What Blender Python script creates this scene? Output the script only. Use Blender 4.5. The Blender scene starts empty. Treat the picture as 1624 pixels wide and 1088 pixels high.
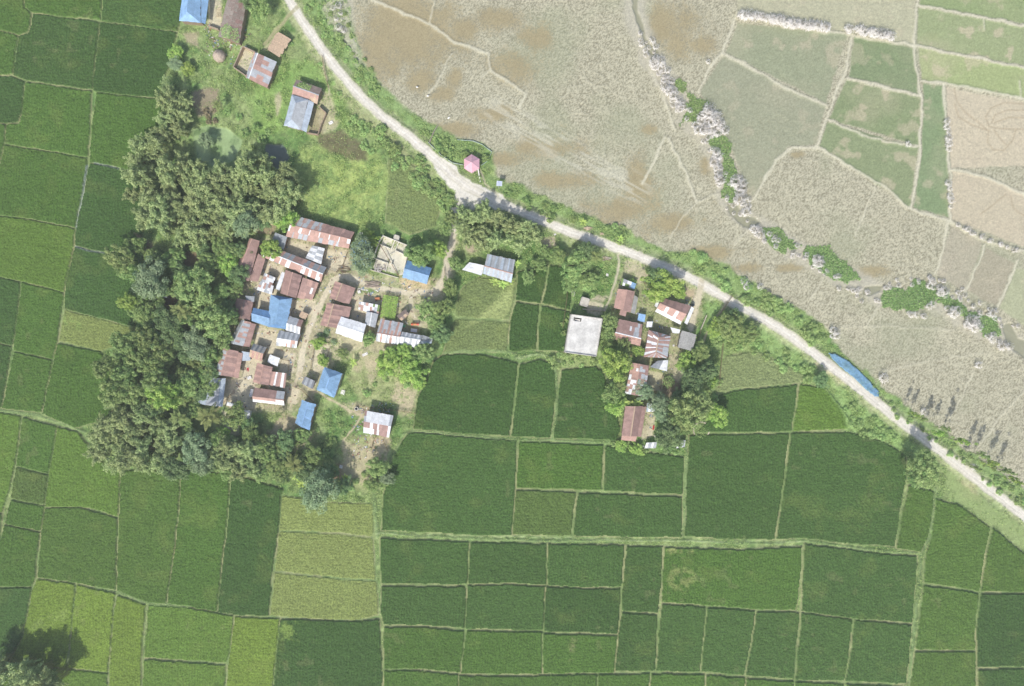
import bpy, math, random, time
import numpy as np
from mathutils import Vector, Matrix
T0 = time.time()
random.seed(7)
S = 0.2            # metres of ground per photo pixel
H = 217.0          # height of the drone camera
CX, CY = 812.0, 544.0
COL = bpy.context.scene.collection
SUN_EL = math.radians(47.5)
SHADOW = Vector((0.37, 0.93, 0)).normalized()   # direction shadows fall on the ground (x east, y up the picture)

def W(px, py, z=0.0):
    """survey point: where a point seen at photo pixel (px,py) stands when it is z metres high"""
    f = 1 - z / H
    return Vector(((px - CX) * S * f, (CY - py) * S * f, z))

def lin(c):
    c = np.asarray(c, float) / 255.0
    return np.where(c <= 0.04045, c / 12.92, ((c + 0.055) / 1.055) ** 2.4)

def C(r, g, b):
    return tuple(lin((r, g, b)))

# ---------------------------------------------------------------- objects
def tag(o, label=None, cat=None, group=None, kind=None):
    if label: o['label'] = label
    if cat: o['category'] = cat
    if group: o['group'] = group
    if kind: o['kind'] = kind
    return o

def empty(name, loc, label, cat, group=None, rz=0.0):
    o = bpy.data.objects.new(name, None)
    o.empty_display_size = 0.5
    COL.objects.link(o)
    o.location = loc
    o.rotation_euler = (0, 0, rz)
    return tag(o, label, cat, group)

def link(name, me, parent=None, loc=None):
    o = bpy.data.objects.new(name, me)
    COL.objects.link(o)
    if parent: o.parent = parent
    if loc is not None: o.location = loc
    return o

def mesh_np(name, V, F, mat=None, col=None, smooth=False):
    V = np.asarray(V, np.float32); F = np.asarray(F, np.int32)
    me = bpy.data.meshes.new(name)
    k = F.shape[1]
    me.vertices.add(len(V)); me.vertices.foreach_set('co', V.ravel())
    me.loops.add(F.size); me.loops.foreach_set('vertex_index', F.ravel())
    me.polygons.add(len(F))
    me.polygons.foreach_set('loop_start', np.arange(0, F.size, k, dtype=np.int32))
    me.polygons.foreach_set('loop_total', np.full(len(F), k, np.int32))
    if col is not None:
        a = me.attributes.new('Col', 'FLOAT_COLOR', 'POINT')
        c = np.ones((len(V), 4), np.float32); c[:, :3] = np.asarray(col)[:, :3]
        a.data.foreach_set('color', c.ravel())
    me.update(calc_edges=True)
    if smooth: me.polygons.foreach_set('use_smooth', np.ones(len(F), bool))
    if mat: me.materials.append(mat)
    return me

class MB:
    """collects quads/tris of one mesh; every face can have its own colour"""
    def __init__(s): s.v = []; s.f = []; s.c = []
    def face(s, pts, c=(0.5, 0.5, 0.5)):
        n = len(s.v)
        s.v += [tuple(p) for p in pts]; s.c += [tuple(c)[:3]] * len(pts)
        s.f.append(tuple(range(n, n + len(pts))))
    def box(s, c, d, col=(0.5, 0.5, 0.5), rz=0.0, ax=None):
        c = Vector(c)
        if ax is None:
            X = Vector((math.cos(rz), math.sin(rz), 0)); Y = Vector((-math.sin(rz), math.cos(rz), 0)); Z = Vector((0, 0, 1))
        else: X, Y, Z = ax
        X, Y, Z = X * d[0] / 2, Y * d[1] / 2, Z * d[2] / 2
        P = lambda a, b, e: c + X * a + Y * b + Z * e
        for q in (((-1,-1,1),(1,-1,1),(1,1,1),(-1,1,1)), ((-1,-1,-1),(-1,1,-1),(1,1,-1),(1,-1,-1)),
                  ((-1,-1,-1),(1,-1,-1),(1,-1,1),(-1,-1,1)), ((1,-1,-1),(1,1,-1),(1,1,1),(1,-1,1)),
                  ((1,1,-1),(-1,1,-1),(-1,1,1),(1,1,1)), ((-1,1,-1),(-1,-1,-1),(-1,-1,1),(-1,1,1))):
            s.face([P(*t) for t in q], col)
    def bar(s, a, b, w, h, col=(0.5, 0.5, 0.5)):
        a, b = Vector(a), Vector(b); d = b - a; L = d.length
        if L < 1e-6: return
        X = d / L; up = Vector((0, 0, 1)) if abs(X.z) < 0.95 else Vector((1, 0, 0))
        Y = up.cross(X).normalized(); Z = X.cross(Y)
        s.box((a + b) / 2, (L, w, h), col, ax=(X, Y, Z))
    def tube(s, pts, rad, col=(0.3, 0.25, 0.2), n=6, cap=True):
        pts = [Vector(p) for p in pts]; rings = []
        for i, p in enumerate(pts):
            d = (pts[min(i + 1, len(pts) - 1)] - pts[max(i - 1, 0)]).normalized()
            up = Vector((0, 0, 1)) if abs(d.z) < 0.9 else Vector((1, 0, 0))
            a = up.cross(d).normalized(); b = d.cross(a)
            r = rad[i] if hasattr(rad, '__len__') else rad
            rings.append([p + (a * math.cos(t) + b * math.sin(t)) * r for t in [2 * math.pi * k / n for k in range(n)]])
        for i in range(len(rings) - 1):
            for k in range(n):
                s.face([rings[i][k], rings[i][(k + 1) % n], rings[i + 1][(k + 1) % n], rings[i + 1][k]], col)
        if cap:
            s.face(rings[-1], col); s.face(list(reversed(rings[0])), col)
    def build(s, name, mat, parent=None, off=(0, 0, 0), smooth=False):
        me = bpy.data.meshes.new(name)
        off = Vector(off)
        me.from_pydata([Vector(p) - off for p in s.v], [], s.f)
        a = me.attributes.new('Col', 'FLOAT_COLOR', 'POINT')
        c = np.ones((len(s.v), 4), np.float32); c[:, :3] = np.array(s.c)
        a.data.foreach_set('color', c.ravel())
        me.update()
        if smooth: me.polygons.foreach_set('use_smooth', np.ones(len(me.polygons), bool))
        me.materials.append(mat)
        return link(name, me, parent, None if parent else off)

# ---------------------------------------------------------------- materials
def mat_base(name):
    m = bpy.data.materials.new(name); m.use_nodes = True
    nt = m.node_tree; nt.nodes.clear()
    out = nt.nodes.new('ShaderNodeOutputMaterial')
    return m, nt, out

def N(nt, t, **kw):
    n = nt.nodes.new(t)
    for k, v in kw.items():
        if k in n.inputs: n.inputs[k].default_value = v
        else: setattr(n, k, v)
    return n

def noise_mul(nt, scale, lo, hi, detail=4.0, vec=None, fmin=0.3, fmax=0.7):
    nz = N(nt, 'ShaderNodeTexNoise', Scale=scale, Detail=detail, Roughness=0.65)
    if vec is not None: nt.links.new(vec, nz.inputs['Vector'])
    mr = N(nt, 'ShaderNodeMapRange')
    mr.inputs['From Min'].default_value = fmin; mr.inputs['From Max'].default_value = fmax
    mr.inputs['To Min'].default_value = lo; mr.inputs['To Max'].default_value = hi
    nt.links.new(nz.outputs['Fac'], mr.inputs['Value'])
    return mr.outputs['Result'], nz

def surface_mat(name, scales=((1.5, 0.8, 1.2),), rough=0.9, bump=None, spec=0.2, stretch=None):
    """colour attribute of the object times procedural noise"""
    m, nt, out = mat_base(name)
    at = N(nt, 'ShaderNodeAttribute', attribute_name='Col')
    geo = N(nt, 'ShaderNodeTexCoord')
    vec = geo.outputs['Object']
    if stretch:
        mp = N(nt, 'ShaderNodeMapping'); mp.inputs['Scale'].default_value = stretch
        nt.links.new(vec, mp.inputs['Vector']); vec = mp.outputs['Vector']
    cur = at.outputs['Color']
    for sc, lo, hi in scales:
        r, _ = noise_mul(nt, sc, lo, hi, vec=vec)
        mx = N(nt, 'ShaderNodeVectorMath', operation='SCALE')
        nt.links.new(cur, mx.inputs[0]); nt.links.new(r, mx.inputs['Scale']); cur = mx.outputs[0]
    b = N(nt, 'ShaderNodeBsdfPrincipled'); b.inputs['Roughness'].default_value = rough
    b.inputs['Specular IOR Level'].default_value = spec
    nt.links.new(cur, b.inputs['Base Color'])
    if bump:
        nz = N(nt, 'ShaderNodeTexNoise', Scale=bump[0], Detail=3.0)
        nt.links.new(vec, nz.inputs['Vector'])
        bp = N(nt, 'ShaderNodeBump', Strength=bump[1], Distance=bump[2])
        nt.links.new(nz.outputs['Fac'], bp.inputs['Height']); nt.links.new(bp.outputs['Normal'], b.inputs['Normal'])
    nt.links.new(b.outputs[0], out.inputs[0])
    return m

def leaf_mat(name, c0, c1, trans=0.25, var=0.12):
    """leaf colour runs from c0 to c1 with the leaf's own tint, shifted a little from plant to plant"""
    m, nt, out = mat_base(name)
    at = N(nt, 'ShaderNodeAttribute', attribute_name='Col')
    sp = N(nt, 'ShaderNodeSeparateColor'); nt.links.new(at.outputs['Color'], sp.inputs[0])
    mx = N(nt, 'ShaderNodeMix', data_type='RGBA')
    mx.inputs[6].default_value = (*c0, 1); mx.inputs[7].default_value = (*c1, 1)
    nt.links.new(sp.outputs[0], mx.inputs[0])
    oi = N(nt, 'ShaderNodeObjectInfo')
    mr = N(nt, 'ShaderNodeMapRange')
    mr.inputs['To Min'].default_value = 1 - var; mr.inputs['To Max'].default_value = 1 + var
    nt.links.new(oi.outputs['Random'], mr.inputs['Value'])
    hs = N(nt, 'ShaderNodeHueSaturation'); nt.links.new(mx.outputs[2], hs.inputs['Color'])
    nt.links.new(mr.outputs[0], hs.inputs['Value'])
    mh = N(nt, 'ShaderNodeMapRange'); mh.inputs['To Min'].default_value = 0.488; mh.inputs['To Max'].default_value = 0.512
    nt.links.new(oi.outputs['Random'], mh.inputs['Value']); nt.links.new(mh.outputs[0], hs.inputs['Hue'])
    d = N(nt, 'ShaderNodeBsdfDiffuse'); t = N(nt, 'ShaderNodeBsdfTranslucent')
    nt.links.new(hs.outputs[0], d.inputs[0]); nt.links.new(hs.outputs[0], t.inputs[0])
    ms = N(nt, 'ShaderNodeMixShader'); ms.inputs[0].default_value = trans
    nt.links.new(d.outputs[0], ms.inputs[1]); nt.links.new(t.outputs[0], ms.inputs[2])
    nt.links.new(ms.outputs[0], out.inputs[0])
    return m

M = {}
M['ground'] = surface_mat('earth_and_grass', ((2.2, 0.82, 1.18), (0.5, 0.92, 1.08)), 0.95, (3.0, 0.5, 0.25))
M['crop'] = surface_mat('rice_crop', ((2.8, 0.74, 1.26), (0.5, 0.94, 1.06)), 0.9, (2.4, 0.7, 0.4))
M['stubble'] = surface_mat('rice_stubble', ((1.7, 0.9, 1.1), (4.5, 0.84, 1.16)), 0.95, (3.5, 0.4, 0.2))
M['road'] = surface_mat('gravel', ((0.35, 0.9, 1.06), (1.4, 0.88, 1.09), (6, 0.92, 1.07)), 0.95, (5.0, 0.3, 0.1))
M['roof'] = surface_mat('corrugated_sheet', ((0.7, 0.80, 1.16), (4.0, 0.84, 1.14)), 0.6, None, 0.25)
M['wall'] = surface_mat('house_wall', ((1.5, 0.8, 1.15),), 0.9)
M['plain'] = surface_mat('painted', ((1.2, 0.9, 1.08),), 0.7)
M['concrete'] = surface_mat('weathered_concrete', ((0.32, 0.70, 1.12), (1.6, 0.85, 1.1), (6.0, 0.9, 1.08)), 0.9, (6.0, 0.3, 0.05))
M['thatch'] = surface_mat('thatch', ((3.0, 0.75, 1.25), (9.0, 0.8, 1.2)), 0.95, (8.0, 0.6, 0.1))
M['wood'] = surface_mat('wood', ((4.0, 0.75, 1.2),), 0.85)
M['bark'] = surface_mat('bark', ((5.0, 0.7, 1.25),), 0.95)
M['cloth'] = surface_mat('tarpaulin', ((1.0, 0.82, 1.15), (4.0, 0.9, 1.1)), 0.6, (1.5, 0.6, 0.2))

def water_mat(name, col):
    m, nt, out = mat_base(name)
    b = N(nt, 'ShaderNodeBsdfPrincipled'); b.inputs['Base Color'].default_value = (*col, 1)
    b.inputs['Roughness'].default_value = 0.25
    at = N(nt, 'ShaderNodeAttribute', attribute_name='Col')
    nt.links.new(at.outputs['Color'], b.inputs['Base Color'])
    nz = N(nt, 'ShaderNodeTexNoise', Scale=2.0); bp = N(nt, 'ShaderNodeBump', Strength=0.08, Distance=0.1)
    nt.links.new(nz.outputs['Fac'], bp.inputs['Height']); nt.links.new(bp.outputs['Normal'], b.inputs['Normal'])
    nt.links.new(b.outputs[0], out.inputs[0]); return m
M['water'] = water_mat('muddy_water', C(150, 150, 125))
# ================================================================= GROUND: one height field, cut into land parcels
STEP = 1.5
X0, X1, Y0, Y1 = -75.0, 1699.5, -75.0, 1162.5
gx = np.arange(X0, X1 + .1, STEP); gy = np.arange(Y0, Y1 + .1, STEP)
PX, PY = np.meshgrid(gx, gy)
NY, NX = PX.shape

def vn(scale, seed, X=None, Y=None):
    X = PX if X is None else X; Y = PY if Y is None else Y
    tab = np.random.RandomState(seed).rand(256, 256)
    u = X / scale + 1000.0 + seed * 7.3; v = Y / scale + 1000.0 + seed * 3.1
    iu = np.floor(u).astype(int); iv = np.floor(v).astype(int)
    fu = u - iu; fv = v - iv
    fu = fu * fu * (3 - 2 * fu); fv = fv * fv * (3 - 2 * fv)
    a = tab[iv % 256, iu % 256]; b = tab[iv % 256, (iu + 1) % 256]
    c = tab[(iv + 1) % 256, iu % 256]; d = tab[(iv + 1) % 256, (iu + 1) % 256]
    return (a * (1 - fu) + b * fu) * (1 - fv) + (c * (1 - fu) + d * fu) * fv

_FB = {}
def fbm(scale, seed, o=4, X=None, Y=None):
    if X is None:
        if (scale, seed, o) not in _FB: _FB[(scale, seed, o)] = fbm(scale, seed, o, PX, PY).astype(np.float32)
        return _FB[(scale, seed, o)]
    s = 0; w = 0
    for k in range(o):
        a = 0.55 ** k; s = s + a * vn(scale / 2 ** k, seed + k * 11, X, Y); w += a
    return s / w

def ss(a, b, x):
    t = np.clip((x - a) / (b - a), 0, 1); return t * t * (3 - 2 * t)

RS = np.random.RandomState(3)
RND = RS.rand(NY, NX); RND2 = RS.rand(NY, NX)
WXs = (fbm(14, 21) - .5) * 2; WYs = (fbm(14, 22) - .5) * 2      # small-scale warp of outlines, +-1
WXl = (fbm(60, 23) - .5) * 2; WYl = (fbm(60, 24) - .5) * 2

col = np.zeros((NY, NX, 3)); hgt = np.zeros((NY, NX))
weed = np.zeros((NY, NX))          # how thick the weeds grow
label = np.zeros((NY, NX), int)    # parcel id
parcels = {0: ('ground', 'ground')}

def mixin(sl, w, c):
    col[sl] = col[sl] * (1 - w[..., None]) + np.asarray(c) * w[..., None]

def box_of(pts, m):
    p = np.array(pts, float)
    i0 = max(0, int((p[:, 0].min() - m - X0) / STEP)); i1 = min(NX, int((p[:, 0].max() + m - X0) / STEP) + 2)
    j0 = max(0, int((p[:, 1].min() - m - Y0) / STEP)); j1 = min(NY, int((p[:, 1].max() + m - Y0) / STEP) + 2)
    return (slice(j0, max(j0, j1)), slice(i0, max(i0, i1)))

def seg_dist(x, y, pts, closed):
    d = np.full(x.shape, 1e9); n = len(pts)
    for i in range(n if closed else n - 1):
        ax, ay = pts[i]; bx, by = pts[(i + 1) % n]
        dx, dy = bx - ax, by - ay; L = dx * dx + dy * dy + 1e-9
        t = np.clip(((x - ax) * dx + (y - ay) * dy) / L, 0, 1)
        d = np.minimum(d, np.hypot(x - ax - t * dx, y - ay - t * dy))
    return d

def sdf(pts, m=14, amp=2.0, ampl=0.0):
    sl = box_of(pts, m)
    x = PX[sl] + WXs[sl] * amp + WXl[sl] * ampl; y = PY[sl] + WYs[sl] * amp + WYl[sl] * ampl
    ins = np.zeros(x.shape, bool); n = len(pts)
    for i in range(n):
        ax, ay = pts[i]; bx, by = pts[(i + 1) % n]
        if ay == by: continue
        c = ((ay > y) != (by > y)) & (x < (bx - ax) * (y - ay) / (by - ay) + ax)
        ins ^= c
    d = seg_dist(x, y, pts, True)
    return sl, np.where(ins, d, -d)

def paint(pts, c, soft=3.0, amp=5.0, k=1.0, noise=0.0, nscale=10, wd=None, h=None, hsoft=None):
    sl, d = sdf(pts, 16 + amp, amp)
    w = ss(-soft, soft, d) * k
    if noise: w = w * ss(0.5 - noise, 0.5 + 0.02, fbm(nscale, 91)[sl] + 0.12)
    mixin(sl, w, c)
    if wd is not None: weed[sl] = weed[sl] * (1 - w) + wd * w
    if h is not None: hgt[sl] = hgt[sl] + h * ss(-(hsoft or soft), (hsoft or soft), d)
    return sl, d

def line(pts, width, c, soft=1.5, amp=2.0, k=1.0, wd=0.0, h=None, wvar=0.0):
    sl = box_of(pts, width + 8 + amp)
    x = PX[sl] + WXs[sl] * amp; y = PY[sl] + WYs[sl] * amp
    d = seg_dist(x, y, pts, False)
    hw = width / 2 * (1 + wvar * (fbm(25, 61)[sl] - .5) * 2)
    w = ss(soft, -soft, d - hw) * k
    mixin(sl, w, c)
    if wd is not None: weed[sl] = weed[sl] * (1 - w) + wd * w
    if h is not None: hgt[sl] = np.maximum(hgt[sl], h * ss(width * 0.5 + 3, width * .4, d))
    return sl, d, w

# ---- 1. grass everywhere
g1, g2 = np.array(C(104, 138, 76)), np.array(C(150, 166, 110))
n40 = fbm(40, 31); n12 = fbm(12, 32); n5 = fbm(5, 33, 3)
t = ss(.3, .7, n40 * .6 + n12 * .4)
col[:] = g1 + (g2 - g1) * t[..., None]
col *= np.clip(0.52 + 0.96 * n5, .6, 1.35)[..., None]
weed[:] = 0.55
hgt += (n12 - .5) * 0.35

# ---- 2. the harvested side, north-east of the road
DRY = [(548,-80),(1800,-80),(1800,900),(1700,835),(1624,778),(1560,735),(1505,690),(1455,655),(1405,618),(1375,590),(1335,560),(1315,525),
       (1290,500),(1240,478),(1190,448),(1140,415),(1100,398),(1060,402),(1030,388),(990,362),(940,348),(880,318),(815,292),(790,282),(785,262),(782,240),(765,226),(745,222),(725,220),(700,206),
       (650,178),(605,138),(575,95),(560,50),(552,10)]
sl, d = sdf(DRY, 20, 7)
w = ss(-3, 4, d)
tn = fbm(3.2, 41, 2)[sl]; tm = fbm(26, 42)[sl]; tl = fbm(110, 43)[sl]
straw = np.array(C(190,186,161)); gap = np.array(C(134,130,108)); wet = np.array(C(163,151,117)); grn = np.array(C(154,160,130))
a = straw * (0.93 + 0.14 * tm[..., None])
k = ss(.60, .28, tn * .4 + RND[sl] * .6)
a = a + (gap - a) * (k * .8)[..., None]
a = a + (grn - a) * (ss(.5, .75, tl) * .45)[..., None]
# standing muddy water between the stubble
BL = [(600,45,45,50),(650,70,55,40),(668,125,28,22),(700,60,30,16),(735,45,25,18),(700,150,20,14),(812,105,40,26),(850,60,30,20),(780,180,30,12),(715,205,40,10),
      (860,235,60,16),(800,250,45,12),(900,285,55,14),(985,330,55,22),(1010,300,26,40),(1055,355,40,20),(1010,275,18,20),(1030,205,14,8),(870,340,50,9),(930,352,40,8),(1120,262,9,14),(1075,50,40,40),(1050,40,22,30),(1110,70,22,16),
      (1130,400,50,12),(1185,425,30,8),(1250,425,25,7),(1385,430,28,10),(1480,60,10,6),(1265,245,14,6),(1560,225,18,8),(720,120,14,18),(790,30,40,20),(1175,300,14,10)]
bm = 1.25 * np.exp(-(((PX[sl] - 640) / 85) ** 2 + ((PY[sl] - 55) / 62) ** 2) * .8); x = PX[sl]; y = PY[sl]
BL = [(q[0], q[1], q[2] * 1.05, q[3] * 1.05) for q in BL] + [(630,60,85,70)]
for cx, cy, rx, ry in BL:
    bm = np.maximum(bm, np.exp(-(((x - cx) / rx) ** 2 + ((y - cy) / ry) ** 2) * .8))
wm = ss(.34, .86, bm * .95 + (fbm(30, 44)[sl] - .5) * .9 + (tn - .5) * .5 + (RND[sl] - .5) * .5)
a = a + (wet * (0.93 + .14 * tm[..., None]) - a) * (wm * .9)[..., None]
# paler swath of straw lying along the road-side field
sd = seg_dist(x, y, [(790,175),(880,230),(960,275),(1010,300)], False)
u = (x * .88 + y * .48); v = (-x * .48 + y * .88)
stk = vn(3.0, 45, u / 7, v)
a = a + (np.array(C(208,206,186)) - a) * (ss(34, 8, sd) * ss(.35, .7, stk) * .5)[..., None]
mixin(sl, w, a)
weed[sl] *= (1 - w)
label[sl][:] = np.where(d > 0, 1, label[sl])
parcels[1] = ('stubble_field', 'stubble')
hgt[sl] = hgt[sl] * (1 - w) + w * (((tn - .5) * .16 + (RND[sl] - .5) * .15) * (1 - wm * .8) - wm * .06)

# tinted parcels of the dry side: (polygon, colour, strength, tan specks)
DRYF = [([(1170,35),(1345,55),(1310,165),(1150,84)], (146,154,124), .85, .35),
 ([(1130,112),(1148,87),(1310,168),(1295,230),(1250,233),(1195,310),(1178,285),(1150,212),(1110,147)], (152,156,130), .85, .2),
 ([(1353,58),(1450,76),(1457,150),(1345,122)], (124,142,102), .9, .25),
 ([(1341,126),(1460,154),(1458,232),(1314,189)], (130,146,104), .9, .4),
 ([(1312,193),(1457,234),(1445,330),(1298,232)], (134,148,108), .9, .45),
 ([(1464,131),(1495,136),(1503,200),(1505,346),(1449,330),(1461,235)], (124,146,104), .9, .35),
 ([(1456,11),(1700,56),(1700,120),(1453,71)], (150,163,118), .9, .55),
 ([(1456,76),(1700,122),(1700,172),(1461,127)], (158,172,118), .9, .4),
 ([(1458,-75),(1700,-75),(1700,52),(1457,8)], (140,158,108), .9, .3),
 ([(1172,-75),(1455,-75),(1448,70),(1250,36),(1168,20)], (182,181,152), .85, .2),
 ([(1499,138),(1700,175),(1700,262),(1508,268),(1502,200)], (198,188,163), .95, .15),
 ([(1509,270),(1560,280),(1700,330),(1700,420),(1505,348)], (194,184,159), .95, .15),
 ([(1610,424),(1700,440),(1700,600),(1628,520),(1584,488)], (172,176,142), .9, .2),
 ([(1508,356),(1560,385),(1530,462),(1484,436)], (176,168,148), .6, .2),
 ([(1564,392),(1610,418),(1580,486),(1530,460)], (170,160,140), .6, .2)]
for i, (p, c, k, sp) in enumerate(DRYF):
    sl, d = sdf(p, 10, 2.5)
    w = ss(-1, 3, d) * k
    cc = np.array(C(*c)) * (0.86 + .28 * fbm(3.2, 46, 2)[sl])[..., None]
    tan = np.array(C(205,190,165))
    q = ss(.60, .72, fbm(22, 47)[sl]) * sp + ss(.5, .8, fbm(70, 48)[sl]) * sp * .5
    cc = cc + (tan - cc) * np.clip(q, 0, 1)[..., None]
    mixin(sl, w, cc)
    label[sl][:] = np.where(d > 1, 20 + i, label[sl]); parcels[20 + i] = ('dry_field', 'stubble')
# wheel tracks ploughed into the bare field
for tr in ([(1513,140),(1517,160),(1530,178),(1565,205)],[(1514,165),(1520,185),(1540,198),(1568,207)],
           [(1624,165),(1590,163),(1572,172),(1563,185),(1568,200),(1585,204),(1660,206)],[(1624,175),(1598,175),(1578,182),(1572,195)],[(1660,188),(1600,186),(1576,195)],
           [(1568,206),(1566,225),(1575,238),(1592,238),(1606,222),(1612,205)],[(1575,205),(1585,218),(1597,230)],
           [(1603,310),(1605,325),(1612,335),(1630,345)],[(1595,308),(1575,325),(1555,340)]):
    line(tr, 2.2, C(176,162,134), 1.0, 1.0, .75)
# bunds of the dry side
DB = [[(590,0),(600,4),(680,37),(720,68),(775,85),(777,112),(812,133),(833,150),(825,172)],[(690,0),(682,37)],[(717,85),(700,120),(680,150)],[(775,112),(762,130)],
 [(1053,218),(1036,255),(1020,290)],[(1060,220),(1085,270),(1105,320)],[(1140,305),(1105,322),(1080,350),(1062,378)],[(1000,0),(1015,50),(1030,100),(1055,160),(1070,205)],
 [(1170,20),(1160,45),(1145,82),(1125,110),(1108,147)],[(1146,84),(1195,110),(1250,142),(1310,167)],[(1168,22),(1250,42),(1340,55),(1420,67),(1450,73)],
 [(1350,55),(1342,105),(1325,150),(1310,190),(1295,232)],[(1342,123),(1400,138),(1460,152)],[(1312,190),(1380,220),(1457,233)],[(1295,232),(1340,260),(1400,295),(1445,332),(1505,350)],
 [(1455,0),(1448,70),(1455,125),(1461,160),(1458,235),(1455,280),(1445,330)],[(1455,8),(1540,25),(1660,48)],[(1452,73),(1540,90),(1660,116)],[(1460,128),(1540,140),(1660,165)],
 [(1496,135),(1500,200),(1507,290),(1505,350)],[(1503,350),(1495,400),(1482,435)],[(1505,350),(1565,385),(1660,405)],[(1562,390),(1545,430),(1530,462)],[(1614,412),(1580,488)],
 [(1508,269),(1560,279),(1660,325)],[(1295,235),(1255,235),(1230,255),(1195,315)],[(1388,298),(1370,340),(1355,375)],[(1330,520),(1400,517),(1530,525)],[(1400,478),(1375,515)],[(1305,440),(1285,475)],
 [(1405,588),(1480,572),(1560,560)],[(1545,585),(1520,640),(1505,662)],[(1640,605),(1590,655),(1555,702)],[(1185,365),(1165,390)],[(1615,130),(1617,158)],[(1560,45),(1558,28)]]
thin = {1, 2, 3, 6, 26, 28, 29, 31, 32, 33, 34, 35}
for i, p in enumerate(DB):
    faint = p[0] in ((1330, 520), (1405, 588))
    line(p, 2.4 if i in thin or faint else 3.6, C(210,206,182), 1.4, 3.5, .35 if faint else .55 if i in thin else .8, h=.08 if faint else .2, wvar=.6)

# ---- 3. canal
CANW = C(150,148,125); CANG = C(170,176,148)
line([(1003,-70),(1008,30),(1025,75),(1050,120),(1080,170),(1120,210),(1140,250),(1160,320),(1190,352),(1240,385),(1330,432),(1400,470),(1480,475),(1560,520),(1610,545),(1700,590)], 34, C(188,184,166), 6, 8, .75, h=None, wvar=.4)
label_water = []
for p in ([(1002,-75),(1010,-75),(1012,15),(1022,40),(1024,55),(1030,70),(1044,75),(1044,88),(1033,90),(1026,78),(1020,55),(1010,35),(1003,10)],
          [(1155,320),(1170,322),(1178,338),(1200,345),(1208,352),(1190,362),(1178,360),(1165,345),(1155,335)],
          [(1372,455),(1400,452),(1398,462),(1380,468),(1368,466)],
          [(1590,517),(1605,512),(1615,535),(1640,545),(1700,575),(1700,620),(1640,580),(1612,560),(1598,545)]):
    sl, d = sdf(p, 8, 3)
    mixin(sl, ss(-1, 1.5, d), np.array(C(156,155,130)) * (0.92 + .16 * n12[sl])[..., None])
    hgt[sl] = hgt[sl] * ss(3, -2, d) - .35 * ss(-2, 2, d)
    label[sl][:] = np.where(d > 0, 2, label[sl]); weed[sl] *= ss(1, -2, d)
parcels[2] = ('canal_water', 'water')
for p in ([(1250,-10)],):
    pass

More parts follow.
